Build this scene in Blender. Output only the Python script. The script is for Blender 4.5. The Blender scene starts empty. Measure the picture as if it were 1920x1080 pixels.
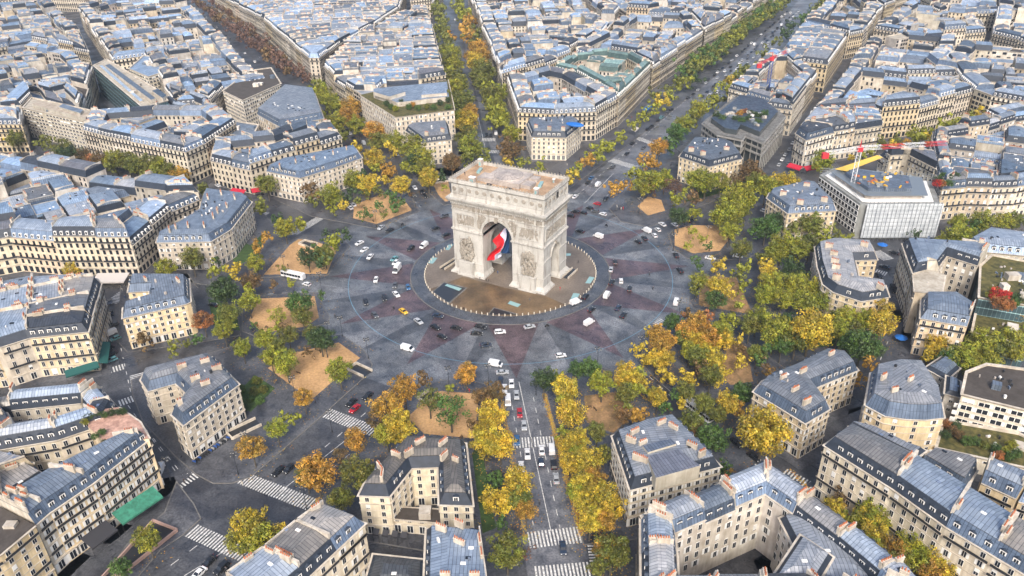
import bpy, bmesh, math, random, re
from mathutils import Vector, Matrix, noise
random.seed(11)
R = math.radians
SC = bpy.context.scene
COL = SC.collection
# ------------------------------------------------------------------ camera
CX, CY, CZ = 154.66, -278.68, 173.895
YAW, PITCH, ROLL, FPX = -0.504, 0.5215, -0.019, 1492.2
FW = Vector((math.sin(YAW)*math.cos(PITCH), math.cos(YAW)*math.cos(PITCH), -math.sin(PITCH)))
_r = Vector((math.cos(YAW), -math.sin(YAW), 0)); _u = _r.cross(FW)
RT = _r*math.cos(ROLL)+_u*math.sin(ROLL); UP = -_r*math.sin(ROLL)+_u*math.cos(ROLL)
CAM = Vector((CX, CY, CZ))
cd = bpy.data.cameras.new('camera'); cam = bpy.data.objects.new('camera', cd); COL.objects.link(cam)
cd.sensor_width = 36; cd.lens = FPX/1920*36; cd.clip_end = 9000; cd.clip_start = 1
cam.matrix_world = Matrix(((RT.x, UP.x, -FW.x, CX), (RT.y, UP.y, -FW.y, CY), (RT.z, UP.z, -FW.z, CZ), (0, 0, 0, 1)))
SC.camera = cam
# ------------------------------------------------------------------ sky, sun, exposure
SUN_EL, SUN_AZ = 42, 152          # overcast daylight
w = bpy.data.worlds.new('World'); SC.world = w; w.use_nodes = True
nt = w.node_tree; bg = nt.nodes['Background']
sky = nt.nodes.new('ShaderNodeTexSky'); sky.sky_type = 'NISHITA'; sky.sun_disc = False
sky.sun_elevation = R(SUN_EL); sky.sun_rotation = R(SUN_AZ); sky.air_density = 1.0; sky.dust_density = 5.0; sky.ozone_density = 1.0
nt.links.new(sky.outputs[0], bg.inputs[0]); bg.inputs[1].default_value = 0.15
sd = bpy.data.lights.new('sun', 'SUN'); sd.energy = 1.5; sd.angle = R(10); sd.color = (1, .96, .9)
so = bpy.data.objects.new('sun', sd); COL.objects.link(so)
so.rotation_euler = (R(90-SUN_EL), 0, R(180-SUN_AZ))
SC.view_settings.view_transform = 'Standard'; SC.view_settings.look = 'None'; SC.view_settings.gamma = 1
SC.view_settings.exposure = 0.9
SC.cycles.max_bounces = 6; SC.cycles.diffuse_bounces = 3; SC.cycles.glossy_bounces = 2; SC.cycles.transmission_bounces = 2
SC.cycles.volume_bounces = 0; SC.cycles.transparent_max_bounces = 8

def W(x, y, z=0.0):
    """survey: the point of the plane at height z seen at photo coordinate x, y"""
    d = FW+RT*((x-960)/FPX)-UP*((y-540)/FPX)
    t = (z-CZ)/d.z
    p = CAM+d*t
    return Vector((p.x, p.y, z))
def NDC(p):
    d = Vector(p)-CAM; z = d.dot(FW)
    return (960+FPX*d.dot(RT)/z, 540-FPX*d.dot(UP)/z, z)
def wp(pts, z=0.0):
    return [(q.x, q.y) for q in (W(x, y, z) for x, y in pts)]
def area(p):
    return .5*sum(p[i][0]*p[(i+1) % len(p)][1]-p[(i+1) % len(p)][0]*p[i][1] for i in range(len(p)))
def ccw(p): return list(p) if area(p) > 0 else list(reversed(p))
# ------------------------------------------------------------------ materials
MATS = {}
def mat(name, col=(.5, .5, .5), rough=.8, metal=0, spec=None, fn=None, tint=False, objcol=False):
    if name in MATS: return MATS[name]
    m = bpy.data.materials.new(name); m.use_nodes = True; t = m.node_tree; n = t.nodes; b = n['Principled BSDF']
    b.inputs['Base Color'].default_value = (*col, 1); b.inputs['Roughness'].default_value = rough; b.inputs['Metallic'].default_value = metal
    if spec is not None: b.inputs['Specular IOR Level'].default_value = spec
    class K: pass
    k = K(); k.t = t; k.n = n; k.b = b; k.l = t.links
    def node(ty, **kw):
        o = n.new(ty)
        for a, v in kw.items(): setattr(o, a, v)
        return o
    def mul(a, bb, fac=1.0, mode='MULTIPLY'):
        x = node('ShaderNodeMixRGB', blend_type=mode); x.inputs[0].default_value = fac
        for s, v in ((1, a), (2, bb)):
            if isinstance(v, tuple): x.inputs[s].default_value = (*v, 1)
            else: k.l.new(v, x.inputs[s])
        return x.outputs[0]
    def noi(scale, det=4, coord='Object', lo=.35, hi=.65, a=(0, 0, 0), c=(1, 1, 1), sc=None):
        tc = node('ShaderNodeTexCoord') if coord != 'World' else node('ShaderNodeNewGeometry')
        src = tc.outputs['Position'] if coord == 'World' else tc.outputs[coord]
        if sc:
            mp = node('ShaderNodeMapping'); mp.inputs['Scale'].default_value = sc; k.l.new(src, mp.inputs[0]); src = mp.outputs[0]
        x = node('ShaderNodeTexNoise'); x.inputs['Scale'].default_value = scale; x.inputs['Detail'].default_value = det
        k.l.new(src, x.inputs['Vector'])
        r = node('ShaderNodeValToRGB'); r.color_ramp.elements[0].position = lo; r.color_ramp.elements[1].position = hi
        r.color_ramp.elements[0].color = (*a, 1); r.color_ramp.elements[1].color = (*c, 1)
        k.l.new(x.outputs[0], r.inputs[0]); return r.outputs[0]
    def attr(nm='tint'):
        x = node('ShaderNodeAttribute'); x.attribute_name = nm; return x.outputs['Color']
    def lines(axis, period, width, dark, coord='UV'):
        tc = node('ShaderNodeTexCoord'); s = node('ShaderNodeSeparateXYZ'); k.l.new(tc.outputs[coord], s.inputs[0])
        d = node('ShaderNodeMath', operation='DIVIDE'); k.l.new(s.outputs[axis], d.inputs[0]); d.inputs[1].default_value = period
        f = node('ShaderNodeMath', operation='FRACT'); k.l.new(d.outputs[0], f.inputs[0])
        g = node('ShaderNodeMath', operation='LESS_THAN'); k.l.new(f.outputs[0], g.inputs[0]); g.inputs[1].default_value = width/period
        x = node('ShaderNodeMixRGB'); k.l.new(g.outputs[0], x.inputs[0]); x.inputs[1].default_value = (1, 1, 1, 1); x.inputs[2].default_value = (*dark, 1)
        return x.outputs[0]
    k.node, k.mul, k.noi, k.attr, k.lines = node, mul, noi, attr, lines
    c = None
    if tint: c = mul(col, attr())
    if objcol:
        oi = node('ShaderNodeObjectInfo'); c = mul(col, oi.outputs['Color'])
    k.c = c if c is not None else col
    if fn: c = fn(k)
    if c is not None: k.l.new(c, b.inputs['Base Color'])
    MATS[name] = m; return m
def bump(k, h, st=.3, d=.1):
    x = k.node('ShaderNodeBump'); x.inputs['Strength'].default_value = st; x.inputs['Distance'].default_value = d
    k.l.new(h, x.inputs['Height']); k.l.new(x.outputs[0], k.b.inputs['Normal'])
def f_wall(k):
    c = k.mul(k.c, k.noi(.35, 5, 'World', .3, .7, (.78, .76, .74), (1.06, 1.05, 1.03)))
    c = k.mul(c, k.noi(1.2, 4, 'World', .35, .6, (.82, .8, .77), (1, 1, 1), (1, 1, .15)))
    return k.mul(c, k.lines(1, .62, .05, (.86, .85, .83)))
def f_party(k):
    c = k.mul(k.c, k.noi(.25, 6, 'World', .3, .7, (.66, .62, .57), (1.08, 1.06, 1.04)))
    return k.mul(c, k.noi(1.0, 4, 'World', .35, .65, (.8, .77, .74), (1, 1, 1), (1, 1, .12)))
def f_zinc(k):
    c = k.mul(k.c, k.noi(.22, 6, 'World', .3, .7, (.76, .79, .83), (1.13, 1.12, 1.1)))
    c = k.mul(c, k.noi(1.7, 5, 'World', .4, .7, (1, 1, 1), (.84, .85, .87)))
    tc = k.node('ShaderNodeTexCoord'); mp = k.node('ShaderNodeMapping'); mp.inputs['Scale'].default_value = (1/.95, 1/2.6, 1); k.l.new(tc.outputs['UV'], mp.inputs[0])
    fl = k.node('ShaderNodeVectorMath', operation='FLOOR'); k.l.new(mp.outputs[0], fl.inputs[0]); wn = k.node('ShaderNodeTexWhiteNoise', noise_dimensions='2D'); k.l.new(fl.outputs[0], wn.inputs['Vector'])
    cr = k.node('ShaderNodeValToRGB'); cr.color_ramp.elements[0].color = (.78, .79, .8, 1); cr.color_ramp.elements[1].color = (1.16, 1.15, 1.14, 1); k.l.new(wn.outputs[0], cr.inputs[0])
    c = k.mul(c, cr.outputs[0]); c = k.mul(c, k.lines(0, .95, .15, (.42, .44, .47)))
    rr = k.noi(.6, 4, 'World', .3, .7, (.3, .3, .3), (.62, .62, .62)); k.l.new(rr, k.b.inputs['Roughness'])
    return k.mul(c, k.lines(1, 2.6, .12, (.6, .62, .65)))
def f_slate(k):
    c = k.mul(k.c, k.noi(.8, 5, 'World', .3, .7, (.7, .75, .8), (1.35, 1.35, 1.4)))
    return k.mul(c, k.lines(1, .3, .05, (.7, .7, .7)))
def f_asphalt(k):
    c = k.mul(k.c, k.noi(.045, 6, 'World', .35, .65, (.62, .62, .66), (1.3, 1.3, 1.3)))
    c = k.mul(c, k.noi(.16, 6, 'World', .38, .62, (.72, .73, .76), (1.25, 1.24, 1.22)))
    c = k.mul(c, k.noi(.5, 5, 'World', .52, .66, (1, 1, 1), (.66, .68, .71)))
    c = k.mul(c, k.noi(1.6, 3, 'World', .3, .7, (.62, .62, .64), (1.4, 1.38, 1.36)))
    k.l.new(k.noi(.08, 5, 'World', .35, .65, (.26, .26, .26), (.6, .6, .6)), k.b.inputs['Roughness'])
    return c
def f_stone(k):
    c = k.mul(k.c, k.noi(.3, 6, 'World', .3, .72, (.72, .70, .68), (1.08, 1.07, 1.05)))
    c = k.mul(c, k.noi(.9, 5, 'World', .5, .75, (1, 1, 1), (.62, .58, .54), (1, 1, .2)))
    bump(k, k.noi(2.5, 4, 'World'), .3, .12)
    return c
def f_ground(a, bcol, s=.1):
    def f(k):
        c = k.mul(k.c, k.noi(s, 6, 'World', .35, .65, a, bcol))
        c = k.mul(c, k.noi(1.2, 4, 'World', .3, .7, (.78, .77, .75), (1.2, 1.2, 1.2)))
        return c
    return f
def f_leaf(k):
    c = k.mul(k.c, k.attr('var'))
    k.b.inputs['Roughness'].default_value = .6
    return k.mul(c, k.noi(.35, 3, 'World', .35, .65, (.75, .85, .8), (1.25, 1.12, 1.0)))
wall = lambda: mat('limestone_wall', (.62, .56, .465), .85, tint=True, fn=f_wall)
party = lambda: mat('rendered_party_wall', (.54, .515, .465), .9, tint=True, fn=f_party)
zinc = lambda: mat('zinc_roof', (.205, .25, .31), .4, .35, tint=True, fn=f_zinc)
slate = lambda: mat('slate_mansard', (.020, .028, .042), .6, tint=True, fn=f_slate)
trim = lambda: mat('cornice_stone', (.60, .56, .485), .8, fn=f_party)
glass = lambda: mat('window_glass', (.018, .022, .03), .12, spec=.6)
iron = lambda: mat('balcony_iron', (.022, .024, .028), .5)
frame = lambda: mat('window_frame_paint', (.72, .71, .68), .6)
terra = lambda: mat('terracotta', (.36, .125, .06), .85, fn=f_ground((.7, .7, .7), (1.3, 1.2, 1.1), 1.5))
white = lambda: mat('white_render', (.72, .70, .66), .8, fn=f_party)
asphalt = lambda: mat('wet_asphalt', (.058, .061, .067), .4, fn=f_asphalt)
# ------------------------------------------------------------------ mesh builder
class MB:
    def __init__(s): s.v = []; s.f = []; s.m = []; s.t = []; s.ms = []
    def mi(s, m):
        if m not in s.ms: s.ms.append(m)
        return s.ms.index(m)
    def face(s, pts, m, t=(1, 1, 1)):
        i = len(s.v); s.v += [tuple(p) for p in pts]; s.f.append(tuple(range(i, i+len(pts)))); s.m.append(s.mi(m)); s.t.append(t)
    def shape(s, vs, fs, m, t=(1, 1, 1)):
        i = len(s.v); s.v += [tuple(p) for p in vs]; k = s.mi(m)
        for f in fs: s.f.append(tuple(i+q for q in f)); s.m.append(k); s.t.append(t)
    def prism(s, poly, z0, z1, m, t=(1, 1, 1), top=True, mt=None, bottom=False):
        n = len(poly)
        s.shape([(x, y, z0) for x, y in poly]+[(x, y, z1) for x, y in poly], [(i, (i+1) % n, n+(i+1) % n, n+i) for i in range(n)], m, t)
        if top: s.face([(x, y, z1) for x, y in poly], mt or m, t)
        if bottom: s.face([(x, y, z0) for x, y in reversed(poly)], m, t)
    def box(s, c, d, ang=0, m=None, t=(1, 1, 1), bottom=True):
        ca, sa = math.cos(ang), math.sin(ang); hx, hy = d[0]/2, d[1]/2
        p = [(c[0]+x*ca-y*sa, c[1]+x*sa+y*ca) for x, y in ((-hx, -hy), (hx, -hy), (hx, hy), (-hx, hy))]
        s.prism(p, c[2], c[2]+d[2], m, t, bottom=bottom)
    def tube(s, a, b, r0, r1, m, n=8, t=(1, 1, 1), caps=True):
        a, b = Vector(a), Vector(b); d = (b-a).normalized()
        x = d.cross(Vector((0, 0, 1)))
        x = x.normalized() if x.length > 1e-4 else Vector((1, 0, 0)); y = d.cross(x)
        vs = []
        for c, r in ((a, r0), (b, r1)):
            for i in range(n):
                an = 2*math.pi*i/n; vs.append(c+x*(r*math.cos(an))+y*(r*math.sin(an)))
        fs = [(i, i+n, (i+1) % n+n, (i+1) % n) for i in range(n)]
        if caps: fs += [tuple(range(n)), tuple(range(2*n-1, n-1, -1))]
        s.shape(vs, fs, m, t)
    def blob(s, c, r, m, rot=None, n=6, k=4, t=(1, 1, 1)):
        vs = []; fs = []
        rot = rot or Matrix.Identity(3)
        for j in range(k+1):
            ph = math.pi*j/k
            for i in range(n):
                th = 2*math.pi*i/n
                v = rot@Vector((r[0]*math.sin(ph)*math.cos(th), r[1]*math.sin(ph)*math.sin(th), r[2]*math.cos(ph)))
                vs.append((c[0]+v.x, c[1]+v.y, c[2]+v.z))
        for j in range(k):
            for i in range(n):
                fs.append((j*n+i, (j+1)*n+i, (j+1)*n+(i+1) % n, j*n+(i+1) % n))
        s.shape(vs, fs, m, t)
    def mesh(s, name, o=(0, 0, 0), smooth=False, uv=False):
        me = bpy.data.meshes.new(name)
        me.from_pydata([(a-o[0], b-o[1], c-o[2]) for a, b, c in s.v], [], s.f)
        for m in s.ms: me.materials.append(m)
        me.polygons.foreach_set('material_index', s.m)
        if smooth: me.polygons.foreach_set('use_smooth', [True]*len(s.f))
        a = me.attributes.new('tint', 'FLOAT_COLOR', 'FACE')
        buf = []
        for t in s.t: buf += [t[0], t[1], t[2], 1.0]
        a.data.foreach_set('color', buf)
        if uv:
            L = me.uv_layers.new(name='UVMap'); ud = []
            for p in me.polygons:
                n = p.normal
                if abs(n.z) > .985:
                    e = me.vertices[p.vertices[1]].co-me.vertices[p.vertices[0]].co; u = Vector((e.x, e.y, 0))
                    u = u.normalized() if u.length > 1e-5 else Vector((1, 0, 0))
                else: u = Vector((-n.y, n.x, 0)).normalized()
                q = n.cross(u)
                for vi in p.vertices:
                    co = me.vertices[vi].co; ud += [co.dot(u), co.dot(q)]
            L.data.foreach_set('uv', ud)
        me.update(); return me
    def build(s, name, parent=None, o=(0, 0, 0), smooth=False, uv=False, loc=None):
        if not s.f: return None
        ob = bpy.data.objects.new(name, s.mesh(name, o, smooth, uv)); COL.objects.link(ob)
        if parent: ob.parent = parent
        elif loc is None: ob.location = o
        if loc is not None: ob.location = loc
        return ob
def link(name, me, parent=None, loc=(0, 0, 0), rz=0, sc=None, color=None):
    ob = bpy.data.objects.new(name, me); COL.objects.link(ob); ob.location = loc; ob.rotation_euler = (0, 0, rz)
    if parent: ob.parent = parent
    if sc: ob.scale = sc
    if color: ob.color = (*color, 1)
    return ob
def empty(name, loc, rz=0):
    return link(name, None, None, loc, rz)
def copy_tree(o, parent=None):
    c = o.copy(); COL.objects.link(c); c.parent = parent
    for ch in list(o.children): copy_tree(ch, c)
    return c
PEND = []     # things that wait for their label: (object, look, zone, category, group)
def tag(o, label, cat, group=None):
    o['label'] = label; o['category'] = cat
    if group: o['group'] = group
def want(o, look, zone, cat, group=None): PEND.append((o, look, zone, cat, group))
ORD = ['', 'second', 'third', 'fourth', 'fifth', 'sixth', 'seventh', 'eighth', 'ninth', 'tenth', 'eleventh', 'twelfth', 'thirteenth', 'fourteenth', 'fifteenth', 'sixteenth', 'seventeenth', 'eighteenth', 'nineteenth', 'twentieth']
SHORT = [('the tree-lined avenue at the bottom', 'the bottom avenue'), ('the avenue rising to the top', 'the rising avenue'), ('behind the arch at the left', 'behind the arch'), ('behind the trees at the upper left', 'upper left'),
 ('at the mouth of the boulevard left of the arch', 'at the boulevard mouth behind the arch'), ('along the far avenue behind the red and white crane', 'along the avenue behind the white crane'), ('parked along the foot of the U-shaped mansion at the lower left', 'beside the U-shaped mansion'),
 ('in front of the long row at the lower right', 'before the long lower right row'), ('queueing at the left kerb of the grand avenue', 'at the grand avenue left kerb'), ('parked in the narrow street by the glass block', 'in the street by the glass block'),
 ('on the roof of the glass and concrete block', 'on the glass block roof'), ('on the roof garden of the right edge block', 'on the right edge roof garden'), ('at the bottom of the wide lower left avenue', 'in the wide lower left avenue'), ('in the long row at the lower right', 'in the lower right row'),
 ('behind the long row', 'behind the lower right row') , ('at the left edge of the photo, above the slab', 'above the slab, left edge'), ('of the block above the roof terrace at the left', 'above the left roof terrace'), ('right of the grand avenue behind the glass block', 'just behind the glass block'),
 ('of the block with the red corner awning', 'near the red corner awning'), ('of the left block above the curved mansion', 'above the curved mansion'), ('of the green-roofed block on the grand avenue', 'in the green-roofed block'), ('of the blue-roofed palace on the grand avenue', 'of the blue-roofed palace'),
 ('of the grand row above the left avenue', 'above the left avenue'), ('of the left block beside the curved street', 'beside the left curved street'), ('of the courtyard block at the bottom right', 'in the bottom right block'), ('of the right edge block beyond the scaffolding', 'beyond the scaffolding, right'),
 ('left of the grand avenue beyond the green roofs', 'beyond the green-roofed block'), ('of the long white row at the right', 'in the long white row'), ('left of the roundabout near the notched mansion', 'near the notched mansion'), ('left of the brown-treed boulevard near the top', 'left of the brown-treed boulevard')]
def flush():
    for i, p in enumerate(PEND):
        zz = p[2]
        for a, b in SHORT: zz = zz.replace(a, b)
        PEND[i] = (p[0], p[1], zz, p[3], p[4])
    g = {}
    for p in PEND: g.setdefault((p[1], p[2]), []).append(p)
    for (look, zone), L in g.items():
        L.sort(key=lambda p: NDC(p[0].location)[0])
        for i, (o, _, _, cat, grp) in enumerate(L):
            if len(L) == 1: lab = f'{look} {zone}'
            else:
                n = len(L)
                if i == 0: pos = 'leftmost'
                elif i == n-1: pos = 'rightmost'
                elif i < n/2: pos = (ORD[i] if i < len(ORD) else f'{i+1}th')+' from left'
                else:
                    j = n-1-i; pos = (ORD[j] if j < len(ORD) else f'{j+1}th')+' from right'
                lab = f'{look} {zone}, {pos}'
            tag(o, lab, cat, grp)
def struct(name, mb, uv=False, kind='structure'):
    o = mb.build(name, uv=uv); o['kind'] = kind; return o
def inset(P, d):
    n = len(P); L = []
    for i in range(n):
        a, b = P[i], P[(i+1) % n]; dx, dy = b[0]-a[0], b[1]-a[1]; l = math.hypot(dx, dy) or 1e-6
        nx, ny = -dy/l, dx/l; L.append((nx, ny, nx*a[0]+ny*a[1]+d[i], dx/l, dy/l))
    Q = []
    for i in range(n):
        a, b = L[i-1], L[i]; det = a[0]*b[1]-a[1]*b[0]
        if abs(det) < .08:
            q = P[i]; m = (d[i-1]+d[i])/2; Q.append((q[0]+b[0]*m, q[1]+b[1]*m))
        else: Q.append(((a[2]*b[1]-b[2]*a[1])/det, (a[0]*b[2]-b[0]*a[2])/det))
    return Q
def okin(P, Q):
    n = len(P)
    if area(Q) < 12: return False
    for i in range(n):
        a, b, c, d = P[i], P[(i+1) % n], Q[i], Q[(i+1) % n]
        if (b[0]-a[0])*(d[0]-c[0])+(b[1]-a[1])*(d[1]-c[1]) < 0: return False
    for i in range(n):
        a, b = Q[i], Q[(i+1) % n]
        for j in range(i+2, n):
            if (j+1) % n == i: continue
            c, d = Q[j], Q[(j+1) % n]
            o = lambda p, q, r: (q[0]-p[0])*(r[1]-p[1])-(q[1]-p[1])*(r[0]-p[0])
            if o(a, b, c)*o(a, b, d) < 0 and o(c, d, a)*o(c, d, b) < 0: return False
    return True
def inp(P, x, y):
    c = False; n = len(P)
    for i in range(n):
        a, b = P[i], P[(i+1) % n]
        if (a[1] > y) != (b[1] > y) and x < (b[0]-a[0])*(y-a[1])/(b[1]-a[1])+a[0]: c = not c
    return c
# ------------------------------------------------------------------ buildings
def win_mesh(shutters=False, blind=0):
    m = MB()     # faces -Y, origin at the sill centre on the wall plane; 1 x 1 unit scaled on use
    m.prism([(-.5, -.10), (.5, -.10), (.5, .02), (-.5, .02)], 0, 1, frame(), bottom=True)
    for x0, x1 in ((-.43, -.03), (.03, .43)):
        m.face([(x0, -.12, .04), (x1, -.12, .04), (x1, -.12, .96-blind), (x0, -.12, .96-blind)], glass())
    if shutters:
        for s in (-1, 1): m.prism([(s*.78-.22, -.09), (s*.78+.22, -.09), (s*.78+.22, -.01), (s*.78-.22, -.01)], .02, .98, frame())
    else: m.prism([(-.62, -.2), (.62, -.2), (.62, 0), (-.62, 0)], -.06, -.01, trim(), bottom=True)
    return m.mesh('window')
WIN = None
def dormer_mesh():
    m = MB(); f = trim(); s = slate()
    m.prism([(-.62, -.1), (.62, -.1), (.62, 1.6), (-.62, 1.6)], 0, 1.75, s, (1.6, 1.6, 1.6), mt=zinc())
    m.prism([(-.7, -.22), (.7, -.22), (.7, -.06), (-.7, -.06)], 0, 1.9, frame(), bottom=True)
    m.shape([(-.78, -.28, 1.9), (.78, -.28, 1.9), (.78, 1.6, 1.8), (-.78, 1.6, 1.8), (0, -.28, 2.25), (0, 1.6, 2.2)], [(0, 1, 4), (1, 2, 5, 4), (3, 0, 4, 5)], zinc(), (.9, .9, .9))
    for x0, x1 in ((-.45, -.05), (.05, .45)):
        m.face([(x0, -.24, .3), (x1, -.24, .3), (x1, -.24, 1.62), (x0, -.24, 1.62)], glass())
    return m.mesh('dormer')
def chimney_geo(m, c, ang, ln, h, pm, tint, pots=True, th=.75):
    m.box((c[0], c[1], c[2]), (ln, th, h), ang, pm, tint, bottom=False)
    m.box((c[0], c[1], c[2]+h), (ln+.16, th+.16, .14), ang, trim())
def pots_geo(m, c, ang, ln, n6=6):
    k = max(2, int(ln/.55)); ca, sa = math.cos(ang), math.sin(ang)
    for i in range(k):
        u = (i+.5)/k*ln-ln/2; x, y = c[0]+u*ca, c[1]+u*sa; h = random.uniform(.45, .85)
        m.tube((x, y, c[2]), (x, y, c[2]+h), .2, .15, terra(), n6)
TINTS = {'cream': (1, 1, 1), 'tan': (1.0, .93, .78), 'grey': (.86, .88, .92), 'white': (1.22, 1.25, 1.3), 'peach': (1.08, .95, .78), 'pink': (1.02, .94, .88), 'gold': (1.06, .95, .76), 'pale': (1.12, 1.12, 1.1), 'teal': (.06, .20, .24)}
def lot(P, K, H, **kw):
    d = dict(P=P, K=K, H=H, storeys=None, wall='cream', roof='zinc', mans=3.3, style='classic', near=None, zone='', rt=1.0, name='apartment_building', look=None, sp=2.75, shut=False, extra=None, rbox=None, curtain=False, chim=True, balc=True, cat='building', group=None)
    d.update(kw); return d
LOTS = []
def cen(P): return (sum(p[0] for p in P)/len(P), sum(p[1] for p in P)/len(P))
def build_lot(L, M=None):
    """M: an MB that takes everything (the merged far city); otherwise a thing of its own with parts"""
    P, K, H = L['P'], L['K'], L['H']; n = len(P); c = cen(P)
    tw = TINTS[L['wall']]; j = random.uniform(.82, 1.1); tw = (tw[0]*j, tw[1]*j, tw[2]*j*random.uniform(.94, 1.02))
    dist = (Vector((c[0], c[1], H))-CAM).length
    near = L['near'] if L['near'] is not None else dist < 400
    root = None
    if M is None:
        root = empty(L['name'], (c[0], c[1], 0))
    o = (c[0], c[1], 0)
    A = M or MB(); B = M or MB(); Rf = M or MB(); Co = M or MB()
    modern = L['style'] == 'modern'
    wm, pm = wall(), party()
    if L['curtain']: wm = mat('glazed_curtain_wall', (.05, .085, .10), .15, spec=.7, fn=lambda k: k.mul(k.mul(k.c, k.lines(0, 1.5, .14, (2.6, 2.4, 2.2))), k.lines(1, 3.3, .3, (6, 5.5, 5)))); tw = (1, 1, 1)
    fl0 = 4.1; ns = L['storeys'] or max(2, round((H-fl0)/3.15)); fh = (H-fl0)/ns
    slot = lambda i: dict(s=1, r=1, p=0)[K[i]]
    wins = []; dorms = []
    cr = random.random()
    for i in range(n):
        a, b = Vector((*P[i], 0)), Vector((*P[(i+1) % n], 0)); e = b-a; ln = e.length
        if ln < .05: continue
        e.normalize(); nr = Vector((e.y, -e.x, 0)); ang = math.atan2(e.y, e.x)
        m = wm if K[i] == 's' else pm
        tt = tw if K[i] == 's' else (tw[0]*1.08, tw[1]*1.07, tw[2]*1.08)
        A.face([(a.x, a.y, 0), (b.x, b.y, 0), (b.x, b.y, H), (a.x, a.y, H)], m, tt)
        if not slot(i) or ln < 2.2 or L['curtain']: continue
        vis = nr.dot(CAM-a) > 0
        if not vis and dist > 350: continue
        nw = max(1, int((ln-.6)/L['sp'])); sp = ln/nw
        ww, wh = (1.22, 2.15) if not modern else (sp*.78, 2.1)
        for f in range(-1, ns):
            z = fl0+f*fh+.55 if f >= 0 else .5
            hh = (min(wh, fh-1.0) if f < ns-1 else min(wh, fh-1.0)*.88) if f >= 0 else 2.8
            w_ = ww if f >= 0 else min(1.9, sp*.72)
            if f < 0 and K[i] == 'r': continue
            for q in range(nw):
                if K[i] == 'r' and random.random() < (.3 if not near else .06): continue
                if f >= 0 and modern and random.random() < .03: continue
                p = a+e*((q+.5)*sp)
                if near and vis and M is None: wins.append((p, z, ang, w_, hh))
                else:
                    u = e*(w_/2); p2 = p+nr*.05
                    A.face([(p2.x-u.x, p2.y-u.y, z), (p2.x+u.x, p2.y+u.y, z), (p2.x+u.x, p2.y+u.y, z+hh), (p2.x-u.x, p2.y-u.y, z+hh)], glass())
        if K[i] == 's' and not modern:
            for z, pr, th in ((fl0-.1, .3, .3),)+(((fl0+fh*(ns-1)-.05, .35, .22),) if ns > 3 else ()):
                q = [(a.x, a.y), (a.x+nr.x*pr, a.y+nr.y*pr), (b.x+nr.x*pr, b.y+nr.y*pr), (b.x, b.y)]
                A.prism(q[::-1], z-th, z, trim(), bottom=True)
            if dist < 420:
                for f in range(1, ns-1):
                    z = fl0+f*fh; q = [(a.x, a.y), (a.x+nr.x*.12, a.y+nr.y*.12), (b.x+nr.x*.12, b.y+nr.y*.12), (b.x, b.y)]
                    A.prism(q[::-1], z-.16, z, trim(), bottom=True)
            if L['balc'] and ns >= 4:
                for fz in ((1, ns-1) if cr < .7 else (1, 3, ns-1)):
                    z = fl0+fh*fz+.12; pr = .75; x0 = a+e*.3; x1 = b-e*.3
                    if (x1-x0).dot(e) < 1: continue
                    q = [(x0.x+nr.x*.02, x0.y+nr.y*.02), (x0.x+nr.x*pr, x0.y+nr.y*pr), (x1.x+nr.x*pr, x1.y+nr.y*pr), (x1.x+nr.x*.02, x1.y+nr.y*.02)]
                    Co.prism(q[::-1], z-.18, z, trim(), bottom=True)
                    q = [(x0.x+nr.x*(pr-.08), x0.y+nr.y*(pr-.08)), (x0.x+nr.x*pr, x0.y+nr.y*pr), (x1.x+nr.x*pr, x1.y+nr.y*pr), (x1.x+nr.x*(pr-.08), x1.y+nr.y*(pr-.08))]
                    Co.prism(q[::-1], z, z+.8, iron())
                    if M is None and near: Co.build('balcony', root, o); Co = MB()
        if (K[i] == 's' or (K[i] == 'r' and near and L['mans'] > 2.5)) and L['mans'] > 1 and not modern:
            for q in range(nw):
                if (q == 0 and K[i-1] != 'p') or (q == nw-1 and K[(i+1) % n] != 'p'): continue
                p = a+e*((q+.5)*sp)-nr*.75
                dorms.append((p, H+.35, ang))
    # cornice
    if not modern or True:
        O = inset(P, [-.55 if slot(i) else 0 for i in range(n)])
        z0, z1 = (H-.55, H+.02) if not modern else (H-.1, H+.7)
        nO = len(O)
        I2 = inset(P, [-.002]*n) if not modern else inset(P, [.35]*n)
        for i in range(n):
            k = (i+1) % n
            if not slot(i): continue
            A.shape([(*P[i], z0), (*P[k], z0), (*O[k], z1), (*O[i], z1)], [(0, 1, 2, 3)], trim())
            A.shape([(*O[i], z1), (*O[k], z1), (*I2[k], z1), (*I2[i], z1)], [(0, 1, 2, 3)], trim())
            if modern: A.shape([(*I2[i], z1), (*I2[k], z1), (*I2[k], H+.1), (*I2[i], H+.1)], [(0, 1, 2, 3)], trim())
    # roof
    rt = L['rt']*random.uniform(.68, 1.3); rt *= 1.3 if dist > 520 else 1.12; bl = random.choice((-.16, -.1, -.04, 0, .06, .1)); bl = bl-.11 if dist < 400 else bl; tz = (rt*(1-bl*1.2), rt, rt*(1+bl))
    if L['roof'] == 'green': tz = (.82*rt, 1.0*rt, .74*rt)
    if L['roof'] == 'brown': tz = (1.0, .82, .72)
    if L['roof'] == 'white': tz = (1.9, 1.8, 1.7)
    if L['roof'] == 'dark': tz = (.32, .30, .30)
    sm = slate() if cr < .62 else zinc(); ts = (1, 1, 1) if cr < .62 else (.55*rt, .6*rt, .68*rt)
    if L['roof'] == 'green': sm, ts = zinc(), (.42, .56, .42)
    top = H
    Q = P
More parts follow.
